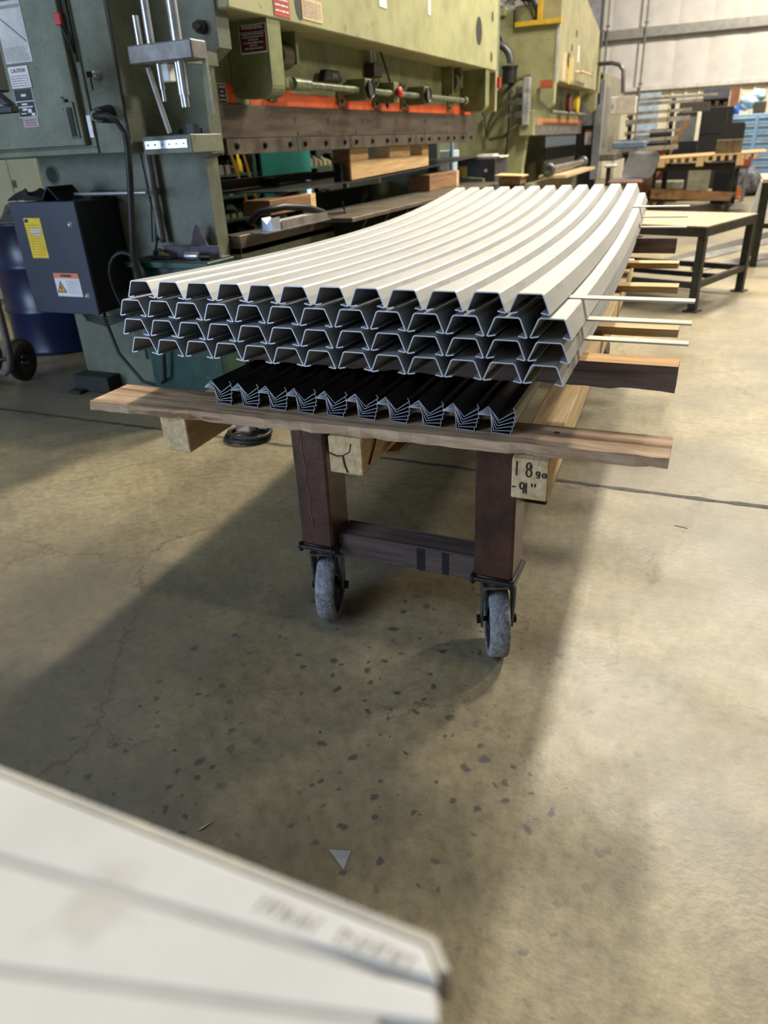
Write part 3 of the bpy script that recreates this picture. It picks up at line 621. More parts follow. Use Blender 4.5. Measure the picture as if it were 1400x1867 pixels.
for x in (-2.745, -2.70, -2.655, -2.61, -2.565, -2.52): obj('panel_screw', MB().cyl((x, 3.292, 1.45), (x, 3.297, 1.45), .005, 8), GREY, vb)
for x in (-2.60, -2.585, -2.535, -2.52, -2.45, -2.40): obj('fitting', MB().cyl((x - .05, 3.36, 1.49), (x - .05, 3.36, 1.515), .008, 8), BOLT, vb)
obj('solenoid', MB().box(-2.53, -2.49, 3.35, 3.40, 1.49, 1.535), BOLT, vb)
# bed
bd = obj('bed_beam', MB().box(-2.66, -2.535, 3.70, 8.7, .10, .90), GREEND, pb, bevel=.004)
obj('bed_rail', MB().box(-2.66, -2.535, 3.70, 4.9, .86, .965), STEEL, pb, bevel=.003)
obj('rail_slot', MB().box(-2.615, -2.595, 3.698, 4.9, .93, .968), DARK, pb)
obj('table_plate', MB().box(-2.75, -2.25, 4.62, 8.6, .945, .972), STEELB, pb, bevel=.003)
for y in (4.9, 5.3, 5.7, 6.2): obj('table_gusset', MB().prism([(-2.53, .55), (-2.53, .944), (-2.27, .944)], 'Y', y, y + .02), DARK, pb)
bg = obj('back_gauge', MB().box(-3.30, -3.2, 4.2, 5.85, 1.165, 1.225), TABLEF, pb, bevel=.003)
obj('gauge_stop', MB().box(-3.22, -3.10, 5.05, 5.14, 1.11, 1.215).box(-3.1, -3.04, 5.05, 5.16, 1.10, 1.125), BOLT, bg)
obj('gauge_post', MB().box(-3.22, -3.18, 5.78, 5.83, .95, 1.165), CHROME, bg)
obj('gauge_arm', MB().box(-3.28, -3.22, 5.85, 7.8, 1.15, 1.21), DARK, bg)
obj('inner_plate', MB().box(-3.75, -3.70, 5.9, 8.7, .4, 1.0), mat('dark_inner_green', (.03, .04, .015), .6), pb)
# door papers off frame: pendant frame at the left edge
pn = thing('control_pendant', 'dark grey pendant arm in front of the electrical cabinet door', 'pendant', (-3.0, 2.62, 1.59))
obj('screen_body', MB().prism([(-3.3, 1.67), (-2.955, 1.68), (-2.952, 1.86), (-3.3, 1.9)], 'Y', 2.6, 2.7), mat('pendant_grey', (.03, .03, .035), .5), pn, bevel=.006)
obj('screen', MB().box(-3.25, -2.98, 2.595, 2.601, 1.69, 1.83), INK, pn)
obj('handle_bar', MB().prism([(-3.3, 1.592), (-2.845, 1.592), (-2.842, 1.618), (-3.3, 1.62)], 'Y', 2.58, 2.62).prism([(-2.89, 1.6205), (-2.848, 1.6205), (-2.955, 1.70), (-2.98, 1.675)], 'Y', 2.58, 2.62), BLACK, pn, bevel=.004)
obj('pendant_arm', MB().tube([(-3.05, 2.65, 1.85), (-3.1, 2.8, 2.3), (-3.15, 3.2, 2.5)], .03, 10), BLACK, pn)

# ------------------------------------------------------------------ slate blue cabinet
ec = thing('wall_cabinet', 'slate blue electrical cabinet with yellow and white labels on the machine side', 'cabinet', (-3.51, 3.4, .58))
obj('body', MB().box(-3.755, -3.268, 3.245, 3.568, .585, 1.195), CABSIDE, ec, bevel=.004)
cdoor = obj('door', MB().box(-3.765, -3.262, 3.222, 3.244, .580, 1.20), NAVY, ec, bevel=.004)
for x, z in ((-3.327, 1.077), (-3.318, .688)): obj('lock', MB().lathe([(0, -.012), (.010, -.012), (.010, -.006), (.017, -.004), (.018, 0)], (x, 3.222, z), (0, 1, 0), 16), CHROME, cdoor)
obj('yellow_label', MB().box(-3.672, -3.545, 3.219, 3.2225, .898, 1.115), YELLOW, cdoor)
printlines(cdoor, mat('ochre_print', (.50, .34, .02), .6), -3.66, -3.557, .91, 1.085, 3.222, 12, fill=.3, seed=12, name='label_print')
obj('label_scuff', MB().box(-3.635, -3.555, 3.2165, 3.2195, 1.035, 1.06).box(-3.61, -3.56, 3.2165, 3.2195, 1.02, 1.03), PAPER, cdoor)
obj('label_mark', MB().box(-3.665, -3.64, 3.2165, 3.2195, 1.092, 1.110), INK, cdoor)
obj('warning_label', MB().box(-3.545, -3.352, 3.219, 3.2225, .683, .815), WHITE, cdoor)
obj('warning_band', MB().box(-3.545, -3.352, 3.2175, 3.2195, .787, .815), ORL, cdoor)
text('WARNING', .020, (-3.447, 3.2165, .801), INK, cdoor, squeeze=.9)
obj('hazard_triangle', MB().prism([(-3.54, .705), (-3.468, .705), (-3.504, .772)], 'Y', 3.2175, 3.2195), INK, cdoor)
obj('hazard_triangle_fill', MB().prism([(-3.531, .7105), (-3.477, .7105), (-3.504, .761)], 'Y', 3.2165, 3.218), mat('amber', (.72, .33, .02), .5), cdoor)
obj('hazard_bolt', MB().prism([(-3.511, .745), (-3.503, .745), (-3.506, .733), (-3.497, .733), (-3.506, .713), (-3.504, .727), (-3.513, .727)], 'Y', 3.2155, 3.217), INK, cdoor)
printlines(cdoor, INKG, -3.458, -3.365, .70, .775, 3.222, 7, fill=.22, seed=3, name='label_print')
# things on the cabinet
def blob(name, pts, rad, m, label, cat, seed=0):
    rnd = random.Random(seed); bm = bmesh.new()
    for (x, y, z), (a, b, c) in zip(pts, rad):
        q = bmesh.ops.create_icosphere(bm, subdivisions=3, radius=1)
        for v in q['verts']:
            k = 1 + rnd.uniform(-.10, .10); v.co = Vector((x + v.co.x * a * k, y + v.co.y * b * k, z + v.co.z * c * k))
    me = bpy.data.meshes.new(name); c0 = Vector((pts[0][0], pts[0][1], min(v.co.z for v in bm.verts)))
    for v in bm.verts: v.co -= c0
    for f in bm.faces: f.smooth = True
    bm.to_mesh(me); bm.free(); me.materials.append(m)
    o = bpy.data.objects.new(name, me); link(o); o.location = c0; return tag(o, label, cat)
def rag(name, x0, x1, y0, y1, z, amp, m, label, seed, drop=0, n=22):
    """a crumpled cloth as one draped sheet with thickness"""
    rnd = random.Random(seed); ph = [rnd.uniform(0, 6.3) for _ in range(8)]; mb = MB(); vs = []
    for i in range(n + 1):
        for j in range(n + 1):
            u = i / n; v = j / n
            h = amp * (.55 + .3 * math.sin(5 * u + ph[0] + 2 * v) + .25 * math.sin(9 * v + ph[1] + 3 * u) + .15 * math.sin(17 * u + 7 * v + ph[2]))
            e = min(u, 1 - u, v, 1 - v) * 5
            h *= min(1, e + .15)
            vs.append((x0 + u * (x1 - x0) + .02 * math.sin(11 * v + ph[3]), y0 + v * (y1 - y0) + .02 * math.sin(9 * u + ph[4]), z + .004 + max(0, h)))
    k = (n + 1) ** 2
    mb.add(vs + [(x, y, max(z + .001, q - .004)) for x, y, q in vs], [(i * (n + 1) + j, (i + 1) * (n + 1) + j, (i + 1) * (n + 1) + j + 1, i * (n + 1) + j + 1) for i in range(n) for j in range(n)] + [(k + i * (n + 1) + j, k + i * (n + 1) + j + 1, k + (i + 1) * (n + 1) + j + 1, k + (i + 1) * (n + 1) + j) for i in range(n) for j in range(n)], True)
    return solo(name, mb, m, label, 'cloth')
rag('dark_jacket', -3.79, -3.52, 3.235, 3.5, 1.2005, .055, CLOTH, 'crumpled black jacket lying on top of the slate blue cabinet', 2)
solo('angle_offcut', MB().prism([(-3.53, 1.202), (-3.47, 1.275), (-3.465, 1.275), (-3.395, 1.202), (-3.402, 1.202), (-3.4675, 1.268), (-3.523, 1.202)], 'Y', 3.25, 3.44), BOLT, 'folded black steel angle tent on top of the slate blue cabinet', 'steel offcut')
solo('steel_bar', MB().cyl((-3.42, 3.40, 1.224), (-2.90, 3.40, 1.224), .011, 12), CHROME, 'thin bright bar lying along the cabinet top behind the angle', 'bar')
solo('hand_drill', MB().box(-3.385, -3.29, 3.48, 3.53, 1.198, 1.235).cyl((-3.29, 3.505, 1.222), (-3.22, 3.505, 1.222), .012, 10), BOLT, 'small dark air tool on the rear of the cabinet top', 'tool', bevel=.004)
# ------------------------------------------------------------------ green tank and bits on it
tk = thing('oil_tank', 'dark green steel tank beside the press frame behind the channels', 'tank', (-2.79, 3.44, 0))
obj('body', MB().box(-3.05, -2.52, 3.34, 3.568, .05, .84), TANKG, tk, bevel=.004)
obj('lid', MB().box(-3.085, -2.50, 3.315, 3.569, .84, .872), TANKG, tk, bevel=.003)
obj('lid_top', MB().box(-3.078, -2.507, 3.322, 3.568, .8715, .8745), DARK, tk)
obj('skid', MB().box(-3.04, -2.94, 3.36, 3.56, 0, .05).box(-2.63, -2.53, 3.36, 3.56, 0, .05), DARK, tk)
obj('data_tag', MB().box(-3.08, -3.06, 3.337, 3.341, .30, .38), BOLT, tk)
solo('wooden_tray', MB().box(-2.90, -2.52, 3.46, 3.48, .875, .94).box(-2.90, -2.52, 3.48, 3.56, .875, .88), mat('mauve_tray', (.12, .10, .13), .7, var=.2, scale=20), 'low mauve tray at the back of the green tank lid', 'tray', bevel=.002)
pr = [(-2.80 + .23 * u, .91 + .125 * math.exp(-((u - .55) / .2) ** 2) + .015 * (1 - abs(2 * u - 1))) for u in [i / 16 for i in range(17)]]
solo('cloth_flap', MB().prism([(-2.80, .878)] + pr + [(-2.57, .878)], 'Y', 3.492, 3.502), MAUVE, 'mauve cloth flap standing up like a bell behind the tray', 'cloth')
solo('socket', MB().cyl((-2.70, 3.40, .896), (-2.615, 3.40, .896), .021, 18), CHROME, 'bright steel socket lying on the green tank lid', 'socket')
solo('socket', MB().cyl((-2.60, 3.395, .895), (-2.53, 3.395, .895), .020, 18), BOLT, 'black socket lying beside the bright one on the tank lid', 'socket')
solo('pliers', MB().tube([(-2.95, 3.40, .881), (-2.88, 3.395, .884), (-2.80, 3.39, .88)], .006, 6).tube([(-2.92, 3.37, .88), (-2.87, 3.40, .884), (-2.79, 3.42, .88)], .006, 6), BOLT, 'dark pliers lying open on the green tank lid', 'tool')
solo('glove', MB().tube([(-2.97, 3.46, .90), (-2.92, 3.44, .915), (-2.87, 3.43, .905)], .016, 8).tube([(-2.92, 3.44, .912), (-2.86, 3.40, .905), (-2.83, 3.42, .895)], .012, 8), mat('black_yellow_glove', (.10, .075, .02), .8, col2=(.02, .02, .02), scale=9), 'black and yellow work glove on the tank beside the cables', 'glove')

# ------------------------------------------------------------------ under-ram parts on the bed
solo('v_block', MB().prism([(-2.475, .973), (-2.41, .973), (-2.41, 1.045), (-2.4425, 1.01), (-2.475, 1.045)], 'Y', 3.86, 3.96), mat('die_end_sheen', (.40, .45, .55), .35, .5, var=.1), 'near end of a steel V die on the bed, sheen painted bright', 'die')  # sheen on the die's near end, painted as a brighter steel
solo('die_rail', MB().box(-2.53, -2.40, 3.80, 4.6, .9655, .973).prism([(-2.485, .973), (-2.41, .973), (-2.41, 1.02), (-2.4475, .99), (-2.485, 1.02)], 'Y', 3.98, 4.58), GREY, 'dull grey die rail continuing the V die behind its sheen-painted end on the press bed', 'rail')
tb2 = thing('timber_block', 'brown timber block lying on the press bed behind the clamp', 'timber', (-2.72, 4.5, .972))
obj('block', MB().box(-2.80, -2.60, 4.17, 4.76, 1.03, 1.12), WBLKX, tb2, bevel=.004)
obj('sawn_end', MB().box(-2.802, -2.598, 4.70, 4.775, 1.029, 1.121), WBLK, tb2)
obj('rest', MB().box(-2.78, -2.62, 4.25, 4.4, .972, 1.03), DARK, tb2); obj('rest', MB().box(-2.78, -2.62, 4.62, 4.74, .972, 1.03), DARK, tb2)
solo('c_clamp', MB().tube([(-2.66, 4.0, 1.0), (-2.60, 4.03, 1.065), (-2.52, 4.2, 1.08), (-2.49, 4.45, 1.055), (-2.48, 4.65, 1.005)], .022, 10).cyl((-2.48, 4.65, 1.0), (-2.47, 4.95, .985), .012, 10).tube([(-2.47, 4.93, 1.05), (-2.465, 4.95, .985), (-2.46, 4.97, .91)], .007, 8), BOLT, 'long black clamp lying over the press bed edge', 'clamp')
tb3 = thing('timber_block', 'dark brown timber block at the far end of the press bed', 'timber', (-2.75, 7.7, .972))
obj('block', MB().box(-2.85, -2.62, 7.15, 8.05, .973, 1.12), WBLKX, tb3, bevel=.004)
obj('sawn_end', MB().box(-2.851, -2.619, 7.98, 8.06, .973, 1.121), WBLK, tb3)
mb = MB(); vs = []; n = 14
for i in range(n + 1):
    y = 4.5 + i * (8.9 - 4.5) / n; u = i / n; z = 1.145 + .085 * u * u
    vs += [(-3.4, y, z), (-2.66, y, z), (-2.66, y, z + .006), (-3.4, y, z + .006)]
mb.add(vs, [(i * 4 + a, i * 4 + (a + 1) % 4, (i + 1) * 4 + (a + 1) % 4, (i + 1) * 4 + a) for i in range(n) for a in range(4)] + [(3, 2, 1, 0), (n * 4, n * 4 + 1, n * 4 + 2, n * 4 + 3)])
sp = thing('bowed_plate', 'long bowed steel plate held under the ram with timber on it', 'steel plate', (-3.0, 4.5, .97))
obj('plate', mb, ZDARK, sp)
for y, z in ((5.2, 1.145), (8.4, 1.212)): obj('prop', MB().box(-3.1, -3.0, y, y + .05, .97, z), DARK, sp)
wb3 = thing('timber_stack', 'sawn timber blocks stacked on the bowed plate under the ram', 'timber', (-2.75, 6.4, 1.20))
obj('lower_timber', MB().hexa([(-2.84, 5.56, 1.160), (-2.69, 5.56, 1.160), (-2.69, 7.32, 1.195), (-2.84, 7.32, 1.195), (-2.84, 5.56, 1.295), (-2.69, 5.56, 1.295), (-2.69, 7.32, 1.295), (-2.84, 7.32, 1.295)]), WBLK, wb3, bevel=.004)
for y0, y1 in ((5.56, 5.90), (6.35, 6.78 + .05), (7.14, 7.32)): obj('upper_timber', MB().box(-2.84, -2.69, y0, y1, 1.296, 1.383), WBLK, wb3, bevel=.004)
obj('dark_end', MB().box(-2.839, -2.70, 5.552, 5.561, 1.17, 1.38), WBLKX, wb3)
obj('hinge_bracket', MB().box(-2.80, -2.74, 5.47, 5.55, 1.155, 1.285).cyl((-2.77, 5.462, 1.24), (-2.77, 5.47, 1.24), .012, 8), BOLT, wb3)
# ------------------------------------------------------------------ shelves and brooms seen through the throat
shf = thing('die_shelf', 'dark green steel shelving behind the press throat', 'shelf', (-4.75, 7.6, 0))
for y in (6.15, 7.1, 8.3, 9.3): obj('post', MB().box(-4.62, -4.56, y - .03, y + .03, 0, 1.9).box(-5.05, -4.99, y - .03, y + .03, 0, 1.9), SHELFG, shf)
for z in (.55, .78, 1.0, 1.20, 1.45): obj('shelf_board', MB().box(-5.05, -4.57, 6.15, 9.3, z - .02, z), SHELFG, shf)
obj('back_panel', MB().box(-5.09, -5.06, 6.1, 11.5, 0, 1.9), DARK, shf)
obj('sliding_panel', MB().box(-4.55, -4.52, 7.18, 8.26, .55, 1.62), TEAL, shf, bevel=.004)
rnd = random.Random(21)
for zi, z in enumerate((.55, .78, 1.0, 1.20)):
    for seg, (ya, yb) in enumerate(((6.22, 7.05), (8.36, 9.2))):
        n = 7
        for i in range(n):
            y = ya + (i + .5) * (yb - ya) / n; h = rnd.uniform(.07, .14); c = rnd.random()
            mb = MB().prism([(-4.85, z + .001), (-4.66, z + .001), (-4.66, z + h * .6), (-4.72, z + h), (-4.79, z + h)], 'Y', y - .04, y + .04)
            solo('press_die', mb, mat('die_tan', (.30, .27, .16), .5, .3) if c < .4 else GREY if c < .7 else CARTD, f'small press die, {ordinal(i)} from the near end of the {"near" if seg == 0 else "far"} bay, {("lowest", "second lowest", "third", "top visible")[zi]} shelf', 'die', 'press dies on the green shelving')
solo('bottle', MB().lathe([(0, 0), (.03, 0), (.032, .02), (.032, .11), (.014, .14), (.014, .17), (0, .17)], (-4.60, 6.86, 1.205), (0, 0, 1), 14), YELLOW, 'yellow bottle on the green shelving beside a broom handle', 'bottle')
for (y0, y1, lb) in ((6.40, 6.66, 'left one of two wooden broom handles behind the press throat'), (6.63, 6.76, 'right one of two wooden broom handles behind the press throat')):
    t = thing('broom', lb, 'broom', (-4.3, y1, 0), 'brooms leaning on the shelving')
    obj('handle', MB().cyl((-4.40, y0 - .02, 1.55), (-4.25, y1 + .1, .12), .014, 10), BRASSW, t)
    obj('brush', MB().box(-4.30, -4.18, y1 - .05, y1 + .25, 0, .12), CLOTH, t)
lk = thing('cream_locker', 'cream steel locker behind the press at the left edge', 'locker', (-6.6, 6.1, 0))
obj('body', MB().box(-7.6, -6.42, 6.0, 6.5, 0, 2.0), CREAM, lk, bevel=.004)
for x0, x1 in ((-7.55, -6.86), (-6.85, -6.45)):
    d = obj('door', MB().box(x0, x1, 5.98, 5.999, .05, 1.95), CREAM, lk, bevel=.003)
obj('handle', MB().box(-6.83, -6.79, 5.965, 5.98, 1.17, 1.24), ZINC, lk)
# ------------------------------------------------------------------ drum, hand truck
dm = thing('steel_drum', 'navy blue steel drum behind the slate blue cabinet', 'drum', (-4.97, 4.5, 0))
pf = [(0, 0), (.40, 0), (.415, .01), (.41, .03)]
for z in (.34, .68): pf += [(.405, z - .03), (.418, z - .01), (.418, z + .01), (.405, z + .03)]
pf += [(.405, .97), (.418, .985), (.415, 1.0), (.40, 1.0), (.395, .985), (0, .985)]
obj('shell', MB().lathe(pf, (-4.97, 4.5, 0), (0, 0, 1), 40), DRUM, dm)
obj('bung', MB().cyl((-4.80, 4.30, .985), (-4.80, 4.30, 1.005), .03, 12), ZINC, dm)
rag('grey_rags', -5.1, -4.6, 4.15, 4.65, 1.0, .12, mat('rag_grey', (.10, .09, .08), .9, var=.3, scale=18), 'heap of grey rags on top of the navy drum', 6)
ht = thing('hand_truck', 'grey tube hand truck with black tyre at the left edge', 'hand truck', (-4.4, 3.5, 0))
for s in (0, .35):
    obj('wheel', MB().lathe([(.05, -.03), (.12, -.035), (.145, -.02), (.15, 0), (.145, .02), (.12, .035), (.05, .03), (.05, -.03)], (-4.42 - s, 3.55, .15), (1, .25, 0), 28), BLACK, ht)
obj('frame_tube', MB().tube([(-4.20, 3.30, 1.25), (-4.186, 3.30, .60), (-4.194, 3.30, .40), (-4.212, 3.30, .25), (-4.245, 3.30, .17), (-4.30, 3.30, .13), (-4.75, 3.32, .12)], .022, 10).tube([(-4.95, 3.35, 1.25), (-4.92, 3.35, .3)], .022, 10).cyl((-4.19, 3.3, .8), (-4.93, 3.35, .8), .016, 8), mat('hand_truck_grey', (.13, .12, .11), .5, .3), ht)
obj('axle', MB().cyl((-4.38, 3.56, .15), (-4.85, 3.44, .15), .014, 8).cyl((-4.40, 3.5, .15), (-4.24, 3.31, .2), .012, 8), BOLT, ht)
obj('toe_plate', MB().box(-4.95, -4.5, 3.1, 3.34, .02, .03), GREY, ht)
rag('tan_glove', -4.32, -4.16, 3.24, 3.36, .815, .07, mat('leather_tan', (.25, .19, .12), .8, var=.2, scale=14), 'tan leather glove hanging on the hand truck', 9)
# ring cable on the floor
cr = thing('cable_ring', 'black rubber cable ring on the floor behind the plank', 'cable', (-2.19, 3.04, 0))
obj('loop', MB().tube([(-2.19 + .125 * math.cos(t), 3.03 + .105 * math.sin(t), .014 + .006 * math.sin(t * 3)) for t in [i * math.pi / 16 for i in range(32)]], .013, 10, True), BLACK, cr)
obj('loop', MB().tube([(-2.18 + .118 * math.cos(t), 3.04 + .10 * math.sin(t), .036 + .004 * math.sin(t * 2)) for t in [i * math.pi / 16 for i in range(32)]], .012, 10, True), BLACK, cr)
solo('foot_bracket', MB().box(-2.24, -2.235, 3.0, 3.15, .05, .13).box(-2.155, -2.15, 3.0, 3.15, .05, .13).box(-2.24, -2.15, 3.0, 3.15, .048, .053), GREY, 'small grey U channel bracket inside the cable ring', 'bracket')

# ================================================================== PRESS BRAKE 2 (middle)
p2 = thing('press_brake', 'middle yellow green press brake with valves and hoses beyond the near press', 'machine', (-2.8, 11.5, 0))
obj('side_frame', MB().prism([(-3.75, 0), (-2.77, 0), (-2.77, 1.0), (-2.72, 1.40), (-2.60, 1.55), (-2.60, 2.0), (-2.335, 2.06), (-2.335, 2.74), (-3.75, 2.74)], 'Y', 11.5, 11.66), GREEN2, p2)
obj('side_frame', MB().prism([(-3.75, 0), (-2.77, 0), (-2.77, 1.0), (-3.0, 1.1), (-3.0, 1.8), (-2.335, 2.06), (-2.335, 2.74), (-3.75, 2.74)], 'Y', 15.3, 15.45), GREEN2, p2)
obj('beam_cover', MB().prism([(11.68, 2.09), (15.1, 2.09), (15.1, 2.98), (13.4, 3.3), (11.68, 3.3)], 'X', -2.62, -2.35), mat('beam_tan_green', (.33, .30, .17), .5, var=.12, scale=3, spots=(5, .66, (.25, .22, .11))), p2, bevel=.006)
obj('corner_bead', MB().box(-2.36, -2.325, 11.49, 11.51, 2.06, 2.75), mat('bare_edge', (.45, .45, .42), .5), p2)
obj('yellow_rail', MB().box(-2.93, -2.30, 11.45, 11.52, 2.745, 2.80), YELP, p2)
for z, y in ((2.55, 12.6), (2.38, 12.4), (2.3, 14.6), (2.75, 12.9)):
    obj('access_hole', MB().cyl((-2.352, y, z), (-2.3485, y, z), .05 if y != 12.4 else .10, 16), DARK, p2)
for y0, y1, z0, z1, m in ((12.0, 12.2, 2.12, 2.45, TANP), (12.45, 12.6, 2.08, 2.42, YELP), (12.65, 12.75, 2.13, 2.45, TANP), (13.1, 13.25, 2.4, 2.62, PAPER)):
    plate('taped_ruler', p2, m, y0, y1, z0, z1, -2.35, '+X')
obj('wall_handle', MB().cyl((-2.35, 13.0, 2.26), (-2.25, 13.1, 2.26), .02, 8).cyl((-2.25, 12.9, 2.26), (-2.25, 13.9, 2.26), .016, 8), TANP, p2)
obj('ram', MB().box(-2.70, -2.63, 11.6, 15.4, 1.62, 2.4), GREEN, p2)
obj('orange_band', MB().box(-2.64, -2.622, 11.75, 15.38, 1.555, 1.645), mat('faded_orange', (.52, .19, .09), .6, var=.12, scale=5), p2)
obj('ram_plate', MB().box(-2.68, -2.60, 11.45, 15.4, 1.42, 1.555), GREY, p2)
for i in range(18): obj('clamp_segment', MB().box(-2.67, -2.598, 11.75 + i * .2, 11.935 + i * .2, 1.425, 1.55), GREY, p2)
obj('ram_end_cover', MB().box(-2.80, -2.595, 11.38, 11.50, 1.42, 1.74), GREEN2, p2, bevel=.01)
pr = [(-2.52, 1.86)] + arc((-2.40, 1.82), .065, -math.pi / 2, 0, 4) + [(-2.335, 2.06), (-2.52, 2.06)]
obj('front_gib', MB().prism(pr, 'Y', 11.4, 11.56), GREEN2, p2); obj('front_gib', MB().prism(pr, 'Y', 15.1, 15.26), GREEN2, p2)
pp = plate('red_notice', p2, REDP, -2.53, -2.36, 2.0, 2.09, 11.4); printlines(pp, ORL, -2.52, -2.37, 2.005, 2.08, 11.4, 6, fill=.3, seed=6)
obj('light_bar', MB().cyl((-2.5, 12.1, 1.72), (-2.5, 15.2, 1.72), .025, 12), GREY, p2)
for y, m in ((13.4, MAROON), (14.1, YELP)): obj('hanging_reel', MB().cyl((-2.52, y, 1.86), (-2.46, y, 1.86), .13, 18), m, p2)
ch = obj('conduit_head', MB().cyl((-2.95, 11.33, 2.27), (-2.95, 11.33, 2.08), .10, 18).cyl((-2.95, 11.33, 2.26), (-2.95, 11.33, 2.29), .115, 18), BLACK, p2)
obj('conduit_arm', MB().tube([(-3.6, 11.33, 2.56), (-3.3, 11.33, 2.56)] + [(-3.18 + .24 * math.sin(t), 11.33, 2.32 + .24 * math.cos(t)) for t in [i * math.pi / 16 for i in range(9)]], .05, 12), mat('grey_conduit', (.12, .12, .13), .35, .4), ch)
obj('drop_cable', MB().tube([(-2.95, 11.33, 2.1), (-2.93, 11.3, 1.6), (-2.98, 11.35, 1.0), (-3.02, 11.4, .3)], .015, 8), BLACK, p2)
obj('hose', MB().tube([(-3.28, 11.42, 1.42), (-3.25, 11.38, 1.6), (-3.05, 11.34, 1.95), (-2.85, 11.36, 2.12), (-2.68, 11.42, 2.16)], .024, 8).tube([(-3.25, 11.42, 1.40), (-3.0, 11.36, 1.43), (-2.85, 11.36, 1.55), (-2.72, 11.42, 1.62)], .024, 8), mat('olive_hose', (.08, .085, .03), .5), p2)
obj('gooseneck', MB().cyl((-3.3, 11.42, 1.45), (-3.32, 11.40, 1.70), .012, 8).cyl((-3.32, 11.40, 1.70), (-3.32, 11.40, 1.78), .035, 12), ZINC, p2)
va = obj('valve_stack', MB().box(-2.76, -2.66, 11.34, 11.46, 1.55, 2.14), mat('silver_valve', (.55, .56, .58), .35, .5, var=.2, scale=10), p2, bevel=.01)
for z in (1.68, 1.84, 1.98): obj('valve_port', MB().box(-2.85, -2.76, 11.30, 11.40, z - .03, z + .05).cyl((-2.9, 11.27, z), (-2.9, 11.20, z), .03, 12), ZINC, va)
ring_hole(-3.2, 2.60, 11.5, .09, p2, 'lifting_eye')
pm = obj('pump_set', MB().box(-3.7, -3.05, 11.8, 12.6, 2.74, 3.0), GREEN2, p2)
rnd = random.Random(33)
for i in range(14):
    x = -3.85 + rnd.random() * .75; y = 11.7 + rnd.random() * .5; z = 2.78 + rnd.random() * .45
    if i % 2: obj('hydraulic_valve', MB().box(x, x + .14, y, y + .14, z, z + .11), GREEN2 if i % 3 else ZINC, pm, bevel=.01)
    else: obj('hydraulic_pipe', MB().tube([(x, y, z), (x + .15, y + .05, z + .1), (x + .25, y, z + .02), (x + .3, y + .1, z - .05)], .02, 8), GREY, pm)
obj('oil_cylinder', MB().cyl((-2.85, 11.9, 2.745), (-2.85, 11.9, 3.02), .20, 20), GREEN2, p2)
obj('cylinder_hose', MB().tube([(-2.72, 11.7, 2.75), (-2.66, 11.68, 2.9), (-2.75, 11.66, 3.05), (-2.92, 11.7, 3.1)], .03, 8), BLACK, p2)
obj('yellow_post', MB().box(-2.66, -2.60, 11.6, 11.66, 2.80, 3.4), YELP, p2)
obj('motor_column', MB().box(-2.58, -2.40, 11.7, 11.9, 2.80, 3.4), GREY, p2)
obj('bed_beam', MB().box(-2.75, -2.62, 11.6, 15.4, .1, .78), MTAN, p2)
obj('bed_tube', MB().cyl((-2.45, 11.9, .95), (-2.45, 15.2, .95), .05, 16), GREY, p2)
for y in (11.9, 14.9): obj('tube_collar', MB().lathe([(.05, -.03), (.10, -.03), (.10, .03), (.05, .03), (.05, -.03)], (-2.45, y, .95), (0, 1, 0), 20), ZINC, p2)
obj('bed_tray', MB().box(-2.62, -2.20, 12.0, 14.8, .83, .87), TANP, p2)
obj('back_wall_plate', MB().box(-3.7, -3.66, 11.7, 15.3, .3, 1.8), SHELFG, p2)
for i in range(14):
    y = 12.5 + i * .19
    t = thing('press_punch', f'slim press punch hanging under the middle press, {ordinal(i)} from the near end', 'punch', (-2.64, y, 1.0), 'punches hanging under the middle press ram')
    obj('shank', MB().box(-2.66, -2.62, y - .04, y + .04, 1.24, 1.418), mat('punch_steel', (.30, .36, .45), .3, .6), t, bevel=.01)
    obj('hook', MB().box(-2.655, -2.625, y - .025, y + .025, 1.06, 1.24), BOLT, t)
    obj('tip', MB().cyl((-2.64, y, 1.06), (-2.64, y, .90), .022, 8, .010), GREY, t)
# small black cabinet between presses
c2 = thing('floor_cabinet', 'dark grey cabinet with yellow label between the near and middle presses', 'cabinet', (-2.65, 9.0, 0))
obj('body', MB().box(-2.90, -2.44, 8.86, 9.4, .5, 1.205), mat('charcoal_cabinet', (.045, .046, .052), .5), c2, bevel=.005)
obj('stand', MB().box(-2.85, -2.8, 8.9, 9.35, 0, .5).box(-2.55, -2.5, 8.9, 9.35, 0, .5), DARK, c2)
obj('yellow_label', MB().box(-2.885, -2.78, 8.855, 8.861, .97, 1.13), YELLOW, c2)
obj('lock', MB().cyl((-2.55, 8.85, 1.08), (-2.55, 8.86, 1.08), .018, 12), CHROME, c2)
solo('tool_tray', MB().box(-2.86, -2.40, 8.9, 9.3, 1.207, 1.225).box(-2.7, -2.5, 9.0, 9.2, 1.225, 1.245), PAPER, 'flat tray of scraps on the dark grey cabinet', 'tray')
fr2 = thing('white_appliance', 'pale blue metal box seen past the near press under its ram', 'appliance', (-3.35, 9.6, 0))
obj('body', MB().box(-3.62, -3.18, 9.4, 9.8, .3, 1.30), mat('pale_blue_sheet', (.42, .50, .55), .4, var=.08), fr2, bevel=.01)
obj('blue_post', MB().box(-3.17, -3.14, 9.4, 9.45, .3, 1.42), BLUEC, fr2)
obj('feet', MB().box(-3.6, -3.5, 9.45, 9.75, 0, .3).box(-3.3, -3.2, 9.45, 9.75, 0, .3), DARK, fr2)
bxw = thing('wooden_box', 'small open wooden box beyond the far end of the channels', 'box', (-2.05, 8.05, 0))
obj('pedestal', MB().box(-2.14, -1.93, 7.95, 8.2, 0, .97), CARTD, bxw)
obj('box_body', MB().box(-2.15, -1.92, 7.94, 8.2, .972, 1.04), WBLKX, bxw, bevel=.003)
